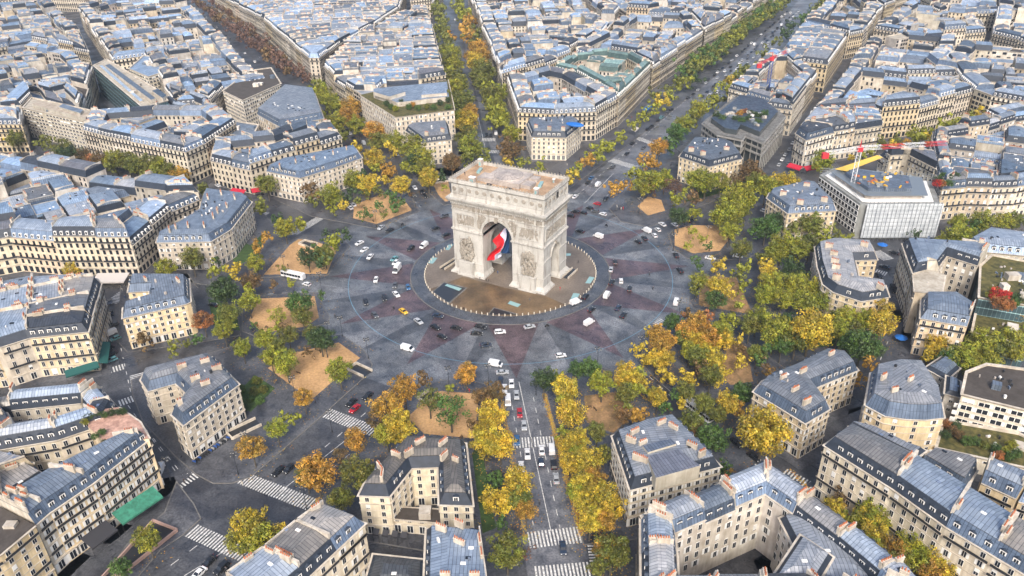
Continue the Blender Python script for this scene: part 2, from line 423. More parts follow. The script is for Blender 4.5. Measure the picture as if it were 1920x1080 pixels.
    if modern or L['mans'] <= .1:
        gm = zinc()
        if L['roof'] == 'grass': gm = mat('roof_garden', (.075, .068, .024), .95, fn=f_ground((.5, .6, .4), (1.6, 1.5, 1.2), .5))
        if L['roof'] == 'terrace': gm = mat('terrace_tiles', (.42, .26, .20), .9, fn=f_ground((.75, .7, .7), (1.2, 1.2, 1.2), .5))
        if L['roof'] in ('white', 'dark'): gm = party(); tz = (.85, .84, .8) if L['roof'] == 'white' else (.13, .12, .12)
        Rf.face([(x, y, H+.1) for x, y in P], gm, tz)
        sp_ = math.sqrt(area(P))*.33
        for q in range(max(1, min(12, int(area(P)/110))) if L['roof'] != 'terrace' else 0):
            x, y = c[0]+random.gauss(0, sp_), c[1]+random.gauss(0, sp_)
            if inp(inset(P, [3]*n), x, y): Rf.box((x, y, H+.1), (random.uniform(2, 5), random.uniform(2, 4), random.uniform(.8, 2.4)), random.choice((0, .5)), random.choice((pm, zinc(), white())), (.9, .9, .9))
    else:
        mz = L['mans']
        for sc in (1, .7, .45, .25):
            d1 = [dict(s=1.55, r=1.0, p=0.0)[k]*sc for k in K]; Q = inset(P, d1)
            if okin(P, Q): break
        else: Q = P
        I = inset(P, [0.02 if slot(i) else 0 for i in range(n)])
        for i in range(n):
            k = (i+1) % n
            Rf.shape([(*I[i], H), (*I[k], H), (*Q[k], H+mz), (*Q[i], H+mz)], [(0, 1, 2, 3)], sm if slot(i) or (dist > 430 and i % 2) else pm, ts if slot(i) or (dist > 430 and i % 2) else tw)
        T = Q
        for sc in (1, .7, .45, .25):
            d2 = [dict(s=4.2, r=4.2, p=0.0)[k]*sc for k in K]; T2 = inset(Q, d2)
            if okin(Q, T2): T = T2; break
        zt = H+mz+.25+(1.15 if T is not Q else .02)
        # thin edge moulding, then the low zinc slope
        for i in range(n):
            k = (i+1) % n
            Rf.shape([(*Q[i], H+mz), (*Q[k], H+mz), (*Q[k], H+mz+.25), (*Q[i], H+mz+.25)], [(0, 1, 2, 3)], zinc(), (tz[0]*.5, tz[1]*.5, tz[2]*.5))
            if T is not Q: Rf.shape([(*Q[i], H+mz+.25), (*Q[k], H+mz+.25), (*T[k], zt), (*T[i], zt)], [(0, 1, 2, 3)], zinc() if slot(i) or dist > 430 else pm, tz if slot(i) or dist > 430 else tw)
        Rf.face([(x, y, zt) for x, y in T], zinc(), tz); top = zt
        # skylights
        for q in range(int(area(T)/45)+1):
            x, y = T[0][0]+random.random()*(T[n//2][0]-T[0][0]), T[0][1]+random.random()*(T[n//2][1]-T[0][1])
            if inp(T, x, y): Rf.box((x, y, zt), (1.3, .8, .18), math.atan2(P[1][1]-P[0][1], P[1][0]-P[0][0]), random.choice((glass(), frame(), zinc())), (1.2, 1.2, 1.3))
    for q in range(int(area(T if L['mans'] > .1 and not modern else P)/28) if dist < 520 else 0):
        x, y = c[0]+random.gauss(0, 6), c[1]+random.gauss(0, 6)
        if inp(inset(P, [3]*n), x, y): Rf.box((x, y, top), (random.uniform(.3, 1.1), random.uniform(.3, .8), random.uniform(.4, 1.3)), random.random()*3, random.choice((frame(), zinc(), pm, iron())), (.9, .9, .95))
    for q, (pp, z0, z1, mt_, t_) in enumerate(L['rbox'] or []):
        pp = ccw(wp(pp, z1)); Rf.prism(pp, z0, z1-.01, pm, tw); Rf.face([(x, y, z1) for x, y in pp], mt_, t_)
    chs = []
    if L['chim'] and not modern and L['mans'] > .1:
        for i in range(n):
            if K[i] != 'p': continue
            a, b = Vector((*Q[i], 0)), Vector((*Q[(i+1) % n], 0)); e = b-a; ln = e.length
            if ln < 5: continue
            e.normalize(); nr = Vector((e.y, -e.x, 0)); ang = math.atan2(e.y, e.x)
            pw = .35 if dist < 430 else .18
            x0, x1 = a-nr*.01, b-nr*.01
            Rf.prism([(x0.x, x0.y), (x1.x, x1.y), (x1.x-nr.x*pw, x1.y-nr.y*pw), (x0.x-nr.x*pw, x0.y-nr.y*pw)], H+L['mans']-.6, top+pw*1.2, pm, (1.05, 1.05, 1.05))
            for q in range(1 if ln < 11 else 2):
                if random.random() < (.18 if dist < 450 else .5): continue
                u = ln*(random.uniform(.25, .45) if q == 0 else random.uniform(.6, .8)); l2 = random.uniform(1.8, 3.6); p = a+e*u-nr*.6
                chs.append(((p.x, p.y, top-.8), ang, l2, random.uniform(1.5, 2.4)))
    for (x, y, ang, l2) in (L['extra'] or []): chs.append(((x, y, top-.8), ang, l2, 2.1))
    if M is not None:
        for cc, ang, l2, h in chs:
            chimney_geo(M, cc, ang, l2, h, pm, (1.05, 1.05, 1.05)); M.box((cc[0], cc[1], cc[2]+h+.14), (l2*.7, .25, .3), ang, terra())
        for p, z, ang in dorms: far_dormer(M, p, z, ang)
        return None
    if not near:
        for p, z, ang in dorms: far_dormer(Rf, p, z, ang)
    A.build('wall', root, o, uv=True); Rf.build('roof', root, o, uv=True)
    if Co.f: Co.build('balcony_rows', root, o)
    mes = [WIN[1]] if L['shut'] else [WIN[0]]*9+[WIN[3], WIN[4]]+([WIN[1]]*3 if cr > .6 else [])
    if len(wins) > 100:
        wins.sort(key=lambda t: -t[1]-(.4*t[3])); ex = wins[100:]; wins = wins[:100]
        X = MB()
        for p, z, ang, w_, hh in ex:
            u = Vector((math.cos(ang), math.sin(ang), 0)); nr = Vector((u.y, -u.x, 0)); p2 = p+nr*.1; u = u*(w_/2)
            X.box((p.x+nr.x*.04, p.y+nr.y*.04, z), (w_, .12, hh), ang, frame())
            for s0, s1 in ((-.8, -.08), (.08, .8)):
                X.face([(p2.x+u.x*s0+nr.x*.02, p2.y+u.y*s0+nr.y*.02, z+.1), (p2.x+u.x*s1+nr.x*.02, p2.y+u.y*s1+nr.y*.02, z+.1), (p2.x+u.x*s1+nr.x*.02, p2.y+u.y*s1+nr.y*.02, z+hh-.1), (p2.x+u.x*s0+nr.x*.02, p2.y+u.y*s0+nr.y*.02, z+hh-.1)], glass())
        xo = X.build('lower_windows', root, o); xo['kind'] = 'stuff'
    for p, z, ang, w_, hh in wins: link('window', random.choice(mes), root, (p.x-c[0], p.y-c[1], z), ang, (w_, 1, hh))
    if near:
        for p, z, ang in dorms[:100]: link('dormer', WIN[2], root, (p.x-c[0], p.y-c[1], z), ang, (1.12, 1, 1.12))
        for cc, ang, l2, h in chs:
            m = MB(); chimney_geo(m, cc, ang, l2, h, pm, (.98, .95, .9)); ch = m.build('chimney', root, o)
            m = MB(); pots_geo(m, (cc[0], cc[1], cc[2]+h+.14), ang, l2); po = m.build('chimney_pots', ch, o); po.parent = ch
    else:
        for cc, ang, l2, h in chs[:6]:
            m = MB(); chimney_geo(m, cc, ang, l2, h, pm, (1.05, 1.05, 1.05)); m.box((cc[0], cc[1], cc[2]+h+.14), (l2*.8, .3, .35), ang, terra()); m.build('chimney', root, o)
    look = L['look']
    if not look:
        wl = {'cream': 'cream stone', 'tan': 'tan stone', 'grey': 'grey stone', 'white': 'white', 'peach': 'peach', 'pink': 'pale pink', 'gold': 'golden', 'pale': 'pale stone', 'teal': 'teal'}[L['wall']]
        rl = {'zinc': 'blue-grey zinc roof', 'green': 'green copper roof', 'brown': 'brown roof', 'white': 'white roof', 'dark': 'dark flat roof', 'grass': 'planted roof'}[L['roof']]
        look = f'{wl} building, {rl},' if not modern else f'{wl} modern block, flat roof,'
    if L['name'] == 'back_building': look = look.replace('building', 'courtyard building')
    want(root, look, L['zone'], L['cat'], L['group'] or 'apartment buildings of the city blocks')
    return root
def far_dormer(m, p, z, ang):
    m.box((p.x, p.y, z), (1.25, 1.3, 1.7), ang, frame(), bottom=False)
    u = Vector((math.cos(ang), math.sin(ang), 0)); nr = Vector((u.y, -u.x, 0)); q = p+nr*.68; u = u*.4
    m.face([(q.x-u.x, q.y-u.y, z+.3), (q.x+u.x, q.y+u.y, z+.3), (q.x+u.x, q.y+u.y, z+1.5), (q.x-u.x, q.y-u.y, z+1.5)], glass())
def clip(P, K, nx, ny, d, newk='p'):
    """keep the side nx*x+ny*y<=d"""
    oP, oK = [], []; n = len(P)
    for i in range(n):
        a, b = P[i], P[(i+1) % n]; da = nx*a[0]+ny*a[1]-d; db = nx*b[0]+ny*b[1]-d
        if da <= 0:
            oP.append(a); oK.append(K[i])
            if db > 0:
                t = da/(da-db); oP.append((a[0]+(b[0]-a[0])*t, a[1]+(b[1]-a[1])*t)); oK.append(newk)
        elif db <= 0:
            t = da/(da-db); oP.append((a[0]+(b[0]-a[0])*t, a[1]+(b[1]-a[1])*t)); oK.append(K[i])
    Q, q = [], []
    for p, k in zip(oP, oK):
        if Q and math.hypot(p[0]-Q[-1][0], p[1]-Q[-1][1]) < .4: q[-1] = k; continue
        Q.append(p); q.append(k)
    if len(Q) > 2 and math.hypot(Q[0][0]-Q[-1][0], Q[0][1]-Q[-1][1]) < .4: Q.pop(); q.pop()
    return Q, q
def split(P, K, A, out):
    if len(P) < 3: return
    ar = area(P)
    if ar < A or ar < 60:
        if ar > 45: out.append((P, K))
        return
    n = len(P); i = max(range(n), key=lambda i: math.hypot(P[(i+1) % n][0]-P[i][0], P[(i+1) % n][1]-P[i][1]))
    ex, ey = P[(i+1) % n][0]-P[i][0], P[(i+1) % n][1]-P[i][1]; l = math.hypot(ex, ey); ex /= l; ey /= l
    best = None
    for nx, ny in ((ex, ey), (-ey, ex)):
        pr = [nx*x+ny*y for x, y in P]; r = max(pr)-min(pr)
        if best is None or r > best[0]: best = (r, nx, ny, min(pr))
    r, nx, ny, m0 = best; d = m0+r*random.uniform(.42, .58)
    a = clip(P, K, nx, ny, d); b = clip(P, K, -nx, -ny, -d)
    split(*a, A, out); split(*b, A, out)
WALLS = ['cream']*6+['tan']*2+['grey', 'white', 'pale', 'pale', 'pink']
def block(px, z, zone, lotw=20, depth=12.5, H=None, walls=None, roof=None, fill=.75, hv=1.3, world=False, rt=1.0, near=None, mod=.06):
    H = H or z
    P = ccw(px if world else wp(px, z)); n = len(P)
    BLOCKS.append((P, H))
    walls = walls or WALLS
    def add(q, k, h, nm='apartment_building', w_=None, **kw):
        st = 'modern' if random.random() < mod else 'classic'
        rf = roof or ('zinc' if nm == 'back_building' else random.choice(['zinc']*16+['white']*2+['brown', 'dark'])); h = h+(random.choice((0, 0, 0, -3.3, -2, 2.8)) if hv > 1.2 else 0)
        LOTS.append(lot(q, k, h, wall=w_ or random.choice(walls), zone=zone, name=nm, rt=rt*random.choice((1, 1, .6, 1.2)), style=st, near=near, roof=rf, mans=random.uniform(2.8, 3.9), **kw))
    I = None
    for d in (depth, depth*.8, depth*.6):
        q = inset(P, [d]*n)
        if okin(P, q) and area(q) > 90: I = q; break
    if I is None:
        out = []; split(P, ['s']*n, lotw*lotw*.9, out)
        for q, k in out: add(q, k, H+random.uniform(-hv, hv))
        return
    for i in range(n):
        k2 = (i+1) % n
        A, B, C, D = P[i], P[k2], I[k2], I[i]; ln = math.hypot(B[0]-A[0], B[1]-A[1]); m = max(1, round(ln/lotw))
        cut = [0]+[(q+random.uniform(-.15, .15))/m for q in range(1, m)]+[1]
        il = math.hypot(C[0]-D[0], C[1]-D[1])
        for q in range(m):
            t0, t1 = cut[q], cut[q+1]
            L_ = lambda X, Y, t: (X[0]+(Y[0]-X[0])*t, X[1]+(Y[1]-X[1])*t)
            qd = [L_(A, B, t0), L_(A, B, t1), L_(D, C, t1), L_(D, C, t0)]
            if area(qd) < 30: continue
            add(qd, ['s', 'p', 'r', 'p'], H+random.uniform(-hv, hv))
    J = inset(I, [2.5]*n)
    if not okin(I, J): J = I
    if area(J) > 90:
        out = []; split(J, ['r']*n, 260, out)
        for q, k in out:
            if random.random() < fill*.85:
                k = ['r' if x == 'r' or random.random() < .4 else 'p' for x in k]
                add(q, k, H*random.uniform(.5, .95), 'back_building', random.choice(['white', 'pale', 'cream', 'grey', 'tan']))
BLOCKS = []
def single(px, z, zone, kinds=None, **kw):
    P = wp(px, z)
    if area(P) < 0: P = P[::-1]; kinds = None if kinds is None else (kinds[:-1][::-1]+kinds[-1])
    kinds = list(kinds or 's'*len(P))
    BLOCKS.append((P, z)); LOTS.append(lot(P, kinds, kw.pop('H', z), zone=zone, **kw))
# ------------------------------------------------------------------ the city: surveyed outlines
WIN = (win_mesh(), win_mesh(True), dormer_mesh(), win_mesh(False, .45), win_mesh(False, .8))
HG = 'symmetrical mansions ringing the roundabout'
def hotel(px, zone, look, z=14.5, **kw):
    kw.setdefault('storeys', 4); kw.setdefault('mans', 3.0)
    single(px, z, zone, name='mansion', look=look, group=HG, near=True, balc=False, cat='mansion', **kw)
def ex(pts, z): return [(*wp([(x, y)], z)[0], R(a), l) for x, y, a, l in pts]
hotel([(264,712.6),(277.7,733.8),(329.7,719),(352,740.5),(321.5,777),(343.9,797.5),(447.8,721),(397,670),(270.6,700.7)],
      'at the lower left with motorbikes along its foot', 'U-shaped cream mansion under blue zinc', extra=ex([(385,680,60,3),(407,693,60,3.2),(367,712,60,3),(386,722,60,3),(338,757,60,1.6),(342,690,60,3)],18.7), rt=1.25)
hotel([(230,597),(349,570),(357,566),(354,523),(245,522),(240,548),(280,546),(281,562),(231,577)], 'facing a round clipped tree', 'tan mansion with a notched dark grey roof', wall='gold', extra=ex([(272,522,-20,2.4),(333,524,-20,3)],18.7), rt=.8)
hotel([(293,455),(395,453),(433,430),(472,379),(460,370),(385,360),(377,380),(372,402),(335,425),(296,445)], 'left of the sandy squares', 'long curved pale mansion with nine chimney stacks',
      extra=ex([(390,372,-40,4),(415,364,-40,4),(440,372,-40,4),(425,388,-40,4),(408,398,-40,4),(400,408,-40,4),(383,425,-40,4),(353,425,-40,4),(330,428,-40,3),(318,432,-40,3)],18.7), rt=1.0)
hotel([(499,321),(563,334),(622,316),(679,296),(667,279),(530,305)], 'behind the trees at the upper left of the roundabout', 'long cream mansion with a row of small chimneys', extra=ex([(525,314,-50,2.6),(555,306,-50,2.6),(590,300,-50,2.6),(625,290,-50,2.6),(650,281,-50,2.6)],18.5), rt=1.1)
hotel([(760,245),(791.7,268.3),(846.7,261.7),(840,233),(773,238)], 'below the rooftop garden building', 'narrow cream mansion with an arched ground window', extra=ex([(800,253,0,2.5),(830,247,0,2.5)],18.5), rt=.8)
hotel([(986.7,233.3),(996.7,256.7),(1061.7,258.3),(1090,235),(1076.7,226.7),(990,230)], 'just behind the arch', 'cream mansion with a blue tarpaulin on its roof', extra=ex([(1005,240,0,2.5),(1030,243,0,2.5),(1056,244,0,2.5)],18.5))
hotel([(1273.4,293.7),(1329.8,313),(1392,297.6),(1375,275),(1359,268),(1298.7,264.5)], 'in front of the glass and concrete block', 'cream mansion with a grey hipped roof', wall='tan', extra=ex([(1296,283,10,3),(1318,290,10,3),(1362,282,10,3)],18.5), rt=.7)
hotel([(1438,371.7),(1476.7,400),(1568,395),(1563,383),(1530,350),(1510,346.7),(1443,361.7)], 'beside the scaffolded building', 'tan mansion with an ash grey roof', wall='tan', extra=ex([(1468,366,10,3),(1500,382,10,3),(1545,377,10,3),(1512,350,10,3)],18.5), rt=.75)
hotel([(1528,463),(1533,500),(1543,533),(1563,548),(1615,565),(1667,557),(1660,535),(1612,528),(1603,488),(1645,487),(1633,460),(1560,455)], 'behind the tall trees at the right', 'curved L-shaped mansion, pale grey roof,',
      wall='tan', extra=ex([(1554,463,0,3.2),(1563,478,0,3),(1565,492,0,3),(1567,503,0,3),(1568,522,0,3),(1620,461,0,3),(1650,540,-30,3)],18.7), rt=1.25)
hotel([(1413,735),(1460,763),(1510,794),(1556,767),(1540,745),(1527,728),(1609,694),(1585,668),(1545,662),(1490,690),(1430,715)], 'at the right behind a big yellow-green tree', 'Z-shaped tan mansion with a ridged blue-grey roof', wall='tan',
      extra=ex([(1468,712,60,2.6),(1490,735,60,3),(1512,757,60,3.4),(1505,700,60,3),(1558,668,60,2.5)],18.3), rt=1.15)
hotel([(673,929),(730,931),(772,878),(822,876),(824,946),(886,948),(873,832),(762,826),(725,865),(683,908)], 'at the bottom left of the tree-lined avenue', 'U-shaped cream mansion with dark slate-grey roofs', z=15, wall='pale',
      extra=ex([(788,832,70,3.4),(831,834,80,3.4),(743,856,0,3),(767,852,75,3),(833,858,85,3),(854,866,0,2),(713,880,-30,3.2),(717,895,-60,3.2)],19), rt=.42)
hotel([(1148,818),(1182,919),(1351,875),(1262,785),(1210,795)], 'right of the tree-lined avenue at the bottom', 'square cream mansion with shutters and a sloping grey roof', wall='pale', shut=True,
      extra=ex([(1190,812,60,3),(1240,795,60,3.2),(1262,803,-20,3.2),(1183,827,-10,3.2),(1205,833,60,2.6),(1297,838,-10,3.2),(1316,852,60,2.4),(1200,862,-5,4.6)],18.8), rt=.85, rbox=[([(1213,855),(1273,842),(1313,873),(1230,896)], 14.6, 19.4, zinc(), (1.0, .86, .82)), ([(1205,836),(1258,822),(1268,832),(1215,848)], 17, 19.6, zinc(), (.8, .78, .8))])
# right and bottom-right
z = 19.5
fr = [(1546,835.5),(1674,916.5),(1774,988),(1862,1041),(1965,1103)]
bk = [(1587,806),(1715,868),(1812,928),(1900,985),(2010,1040)]
names = ['pale cream building with arched dormers and a crimson shopfront', 'cream building with square dormers and a long green balcony', 'cream building with a zinc vent on its roof', 'cream building cut by the corner of the photo']
for i in range(4):
    single([fr[i], fr[i+1], bk[i+1], bk[i]], z, 'in the long row at the lower right', 'sprp' if i else 'sprs', look=names[i], near=True, storeys=5, wall=['pale', 'cream', 'cream', 'pale'][i], mans=3.6, rt=1.05)
single([(1590,803),(1712,866),(1735,850),(1700,838),(1640,808),(1610,800)], 17, 'tucked behind the long row at the lower right', 'rrrrrp', look='blue zinc roofed rear wing', near=True, mans=1.2, rt=1.2, H=18)
single([(1722,868),(1808,920),(1832,880),(1800,862),(1745,850)], 15, 'behind the long row beside a white party wall', 'rrprr', look='grey rear wing with three dormers', near=True, mans=3, rt=.9)
single([(1840,905),(1905,935),(1940,905),(1850,868)], 17, 'at the right edge behind the long row', 'spsp', look='brick and tan building with dark mansard', near=True, wall='gold', mans=3.4, rt=1.2)
single([(1910,940),(1990,965),(2000,915),(1945,905)], 16, 'cut by the right edge behind the long row', 'sprp', look='golden brick building', near=True, wall='gold', rt=1.2)
block([(1202,973),(1340,915),(1432,877),(1523,938),(1605,999),(1692,1070),(1760,1150),(1203,1150)], 20, 'of the courtyard block at the bottom right', 13, 14, fill=0, near=True, walls=['pale', 'cream', 'white'], rt=1.5, hv=.9, mod=0)
single([(1623,760),(1660,780),(1700,786),(1737,787),(1770,783),(1762,745),(1727,693),(1680,690),(1633,700)], 17.5, 'between the curved street and the green terraces', look='ornate tan corner building with rounded ends', name='corner_building', near=True, wall='gold', mans=4.5, storeys=5, rt=1.2, balc=False, extra=ex([(1655,715,60,2.2),(1675,740,40,2.2),(1705,720,60,2.2)],22))
single([(1803,742),(1925,772),(1960,700),(1850,685),(1812,700)], 15, 'at the right edge above the planted roof', look='white modern office with dark window grid', name='office_building', style='modern', wall='white', near=True, storeys=4, sp=4.2, roof='dark')
single([(1755,842),(1925,880),(1940,830),(1910,815),(1770,790)], 6, 'right of the ornate corner building', look='low white modern building with a brown planted roof', name='office_building', style='modern', wall='white', near=True, storeys=1, sp=5, roof='grass')
single([(1726,597),(1813,612),(1824,582),(1790,560),(1728,560)], 16, 'on the curved street at the right', 'sprrs', look='peach building with five white dormers', near=True, wall='peach', mans=3.5, rt=.95, storeys=4)
single([(1692,457),(1700,480),(1712,512),(1738,505),(1760,500),(1775,480),(1833,498),(1850,476),(1775,462)], 19, 'at the right above the peach building', 'sssprrpps', look='long curved building with blue-grey zinc roof', near=True, wall='pale', rt=1.1)
single([(1713,516),(1716,548),(1765,553),(1772,515),(1740,506)], 18.5, 'between the peach building and the long curved building', 'sprps', look='building with a broad cream roof', near=True, roof='white', mans=.05, wall='tan')
single([(1838,500),(1835,560),(1925,575),(1970,560),(1970,500),(1860,480)], 17, 'at the right edge among roof gardens', look='dark green glass office with colourful planting', name='office_building', style='modern', wall='teal', near=True, curtain=True, roof='grass')
single([(1830,585),(1822,625),(1925,650),(1960,600),(1900,578)], 10, 'below the red roof gardens at the right edge', look='low glass office with a planted terrace', name='office_building', style='modern', wall='teal', near=True, curtain=True, roof='grass')
single([(1813,455),(1825,470),(1930,480),(1960,450),(1850,435)], 15, 'at the right edge behind the roof gardens', look='long blue-roofed building with round dormers', near=True, wall='cream', rt=1.3, mans=3)
single([(1775,705),(1800,715),(1800,745),(1772,738)], 11, 'squeezed beside the white modern office', 'rrrr', look='small grey rooftop annexe building', near=True, wall='grey', mans=1, rt=.9)
single([(1735,690),(1768,668),(1800,690),(1775,712)], 9, 'between the ornate corner building and the trees', 'rrrr', look='small tangled zinc and stone building', near=True, wall='grey', mans=1, rt=.9)
single([(1462,975),(1508,955),(1580,1005),(1640,1060),(1640,1110),(1530,1110)], 17.5, 'inside the bottom right block', 'rrrrrr', look='blue-grey zinc roofed courtyard wing', near=True, wall='white', mans=1.6, rt=1.4, H=18)
single([(1500,1010),(1560,1050),(1530,1100),(1440,1100)], 20, 'inside the bottom right block', 'rrrr', look='raised zinc-roofed attic building', near=True, wall='white', mans=1.2, rt=1.1, H=21)
single([(733,972),(826,980),(824,956),(748,952)], 5.5, 'in the forecourt of the dark-roofed mansion', 'srrr', look='low wing with a black flat roof', near=True, wall='pale', mans=.05, roof='dark', storeys=1)
# bottom
single([(618,957),(684,982),(631,1032),(560,1000)], 18, 'left of the bottom centre', 'sspp', look='cream end building with blue zinc roof and orange pots', near=True, wall='pale', rt=1.25, mans=3.4)
single([(560,1000),(631,1032),(575,1085),(500,1050)], 18, 'left of the bottom centre', 'pspp', look='second cream building with blue zinc roof', near=True, wall='pale', rt=1.25, mans=3.4)
single([(500,1050),(575,1085),(500,1150),(430,1100)], 18, 'cut by the bottom edge left of the centre', 'pspp', look='cream building with blue zinc roof', near=True, wall='pale', rt=1.25, mans=3.4)
single([(800,993),(900,1003),(915,1110),(795,1110)], 17, 'at the bottom centre left of the avenue', 'spps', look='building with blue-grey zinc roof and cream chimneys', near=True, wall='pale', rt=1.0, mans=3.2, extra=ex([(828,1003,0,3),(862,1030,0,3),(862,995,0,2.6)],19.5))
single([(700,1040),(795,1050),(795,1110),(680,1110)], 9, 'at the bottom between two taller buildings', 'rrrr', look='low dark-roofed building', near=True, wall='grey', rt=.4, mans=.5)
# left
block([(-95,662),(0,650),(51,634),(165,622),(189,532),(181,523),(60,530),(-70,556)], 17.5, 'of the left block beside the curved street', 18, 13, near=True, walls=['gold', 'cream', 'tan'], rt=1.4, hv=.4, mod=0, fill=1)
block([(35,742),(190,727),(222,762),(200,800),(110,830),(-10,850),(-60,760)], 17, 'of the block above the roof terrace at the left', 20, 13, near=True, walls=['tan', 'cream'], rt=1.35, mod=0)
single([(222,764),(262,792),(279,822),(205,836),(165,800),(172,770)], 20, 'at the left on the street corner', 'sspppp', look='rounded cream building with a pink roof terrace', near=True, wall='gold', mans=.05, roof='terrace')
fr = [(279,824),(173,907),(92,962),(67,984)]; bk = [(205,838),(95,893),(20,938),(0,950)]
for i, nm in enumerate(['golden building above the green awning', 'golden building with dark skylit mansard', 'narrow pale building']):
    single([fr[i], fr[i+1], bk[i+1], bk[i]], 19, 'in the row at the lower left', 'sprp', look=nm, near=True, wall=['gold', 'gold', 'pale'][i], storeys=5, rt=.75, shut=True)
single([(66,985),(0,1040),(-80,1090),(-90,1000),(0,950)], 20, 'at the bottom left corner', 'sssrp', look='tan building with a dark brown roof terrace', near=True, wall='gold', mans=.05, roof='dark', storeys=6)
block([(-110,1160),(-110,860),(0,856),(60,870),(92,888),(10,940),(-90,1000)], 15, 'behind the row at the lower left', 17, 12, near=True, walls=['tan', 'white', 'grey'], rt=1.2, mod=0, fill=1)
block([(-130,465),(20,440),(100,447),(243,447),(318,385),(372,362),(355,345),(200,325),(0,285),(-180,262)], 19, 'of the left block above the curved mansion', 18, 13, walls=WALLS, rt=1.35, fill=1, hv=2, near=None)
block([(393,292),(467,308),(512,293),(600,268),(640,255),(625,235),(575,225),(500,255),(400,265)], 18, 'of the block with the red awning', 19, 12, rt=1.0, mod=0)
single([(483,215),(525,238),(607,222),(590,175),(535,168)], 20, 'right of the striped modern block', 'rrrrr', look='tall tan building with blank walls and curved slate roof', near=True, wall='tan', mans=4, rt=.7)
single([(418,172),(455,190),(527,158),(508,128),(470,133)], 20, 'left of the brown-treed boulevard', look='striped black and white modern block with a planted roof', name='office_building', style='modern', wall='white', near=True, storeys=6, sp=2.2, roof='dark')
single([(418,250),(470,262),(485,235),(440,228)], 15, 'below the striped modern block', look='small green glass and white building', name='office_building', style='modern', wall='white', near=True, storeys=4, sp=3)
block([(155,243),(207,257),(347,285),(385,268),(442,230),(410,205),(300,205),(170,215)], 19.5, 'of the grand row above the left avenue', 18, 13, rt=1.1, hv=.4, mod=0, fill=1)
single([(43,203),(155,228),(180,210),(60,184)], 20, 'at the left above the avenue trees', look='dark balconied modern slab with white roof', name='office_building', style='modern', wall='grey', near=True, storeys=7, sp=3.4, roof='white', rbox=[([(60,195),(160,222),(170,212),(72,188)], 20.2, 22.5, party(), (.8,.75,.7)), ([(110,200),(150,212),(156,206),(118,194)], 22.5, 24, zinc(), (1,1,1))])
single([(175,124),(268,203),(315,190),(300,172),(200,112)], 22, 'at the upper left', look='white glass-sided modern slab', name='office_building', style='modern', wall='white', near=True, curtain=True, roof='white', rbox=[([(196,122),(283,187),(292,184),(206,120)], 22.2, 24.5, zinc(), (.7,.7,.7)), ([(186,123),(262,190),(268,188),(192,122)], 22.2, 23.2, zinc(), (2.2,2.2,2.1)), ([(285,170),(305,184),(312,178),(296,166)], 22.2, 24.5, zinc(), (.4,.45,.5))])
single([(242,130),(278,145),(320,132),(300,108),(270,105)], 20, 'right of the white glass-sided slab', look='white block with dark glass penthouse', name='office_building', style='modern', wall='white', near=True, storeys=6, sp=2.6)
block([(-140,232),(40,232),(40,200),(60,180),(150,205),(175,130),(140,100),(60,88),(-60,110),(-180,150)], 19, 'at the left edge of the photo, above the slab', 20, 12, rt=1.25, walls=WALLS+['white']*4, hv=2.5, mod=.15)
block([(-170,20),(90,0),(150,60),(165,95),(60,75),(-80,100),(-200,110)], 19, 'in the top left corner', 21, 12, rt=1.3, hv=3, walls=WALLS+['white']*4, mod=.2)
block([(148,22),(210,5),(345,0),(400,50),(440,95),(500,150),(420,165),(395,190),(330,195),(300,150),(270,100),(210,108),(185,75)], 18.5, 'left of the brown-treed boulevard near the top', 20, 12, rt=1.3, hv=2.5, walls=WALLS+['white']*4, mod=.1)
block([(320,165),(395,195),(420,225),(320,200),(300,180)], 18, 'beside the white slab', 20, 10, rt=1.1, mod=.5, walls=['white', 'pale', 'tan'])
block([(400,-12),(493,35),(580,110),(598,110),(640,80),(700,48),(748,18),(760,-20),(700,-70),(450,-80)], 21, 'right of the brown-treed boulevard', 21, 13, rt=1.3, hv=1, mod=0, fill=.9)
block([(607,124),(628,148),(672,174),(690,186),(720,160),(790,158),(836,150),(808,40),(800,15),(755,25),(660,85)], 18.5, 'left of the avenue rising to the top', 19, 12, rt=1.25, hv=2.5, mod=.1, fill=.9)
single([(675,178),(742,220),(852,206),(840,150),(800,158),(735,165)], 19.5, 'left of the avenue rising to the top', look='large cream building with a rooftop garden', name='office_building', near=True, wall='pale', mans=.05, roof='grass', storeys=5, balc=False, rbox=[([(700,175),(745,192),(842,181),(838,153),(760,160),(700,166)], 19.6, 22.6, zinc(), (1.3,1.3,1.3)), ([(700,172),(730,181),(760,172),(740,163)], 22.6, 25, zinc(), (1.1,1.1,1.1)), ([(790,178),(838,174),(836,156),(795,160)], 22.6, 24.5, zinc(), (1.5,1.5,1.5))])
block([(876,-25),(903,45),(925,100),(941,137),(1022,113),(1070,95),(1130,60),(1160,25),(1100,-20),(1000,-60)], 19, 'right of the avenue rising to the top', 20, 12.5, rt=1.25, hv=2.5, fill=.9)
block([(951,150),(971,208),(1040,212),(1118,208),(1158,184),(1130,168),(1080,140),(1030,130)], 19.5, 'just behind the blue-tarp mansion', 19, 13, rt=1.15, hv=.8, mod=0, fill=1)
block([(1160,182),(1220,124),(1190,108),(1140,100),(1070,108),(1040,128),(1080,138),(1130,165)], 20.5, 'of the green-roofed block on the grand avenue', 20, 12.5, roof='green', rt=1.1, hv=1, walls=['tan', 'cream'], mod=0)
block([(1224,120),(1286,81),(1318,60),(1290,35),(1180,30),(1140,62),(1080,92),(1100,98),(1145,96),(1192,104)], 20, 'left of the grand avenue beyond the green roofs', 20, 13, rt=1.2, hv=2, walls=WALLS+['white']*4, mod=.1)
block([(1322,58),(1372,33),(1420,0),(1480,-45),(1380,-70),(1200,-50),(1110,-15),(1175,22),(1295,30)], 20, 'left of the grand avenue near the top', 21, 13, rt=1.25, hv=2)
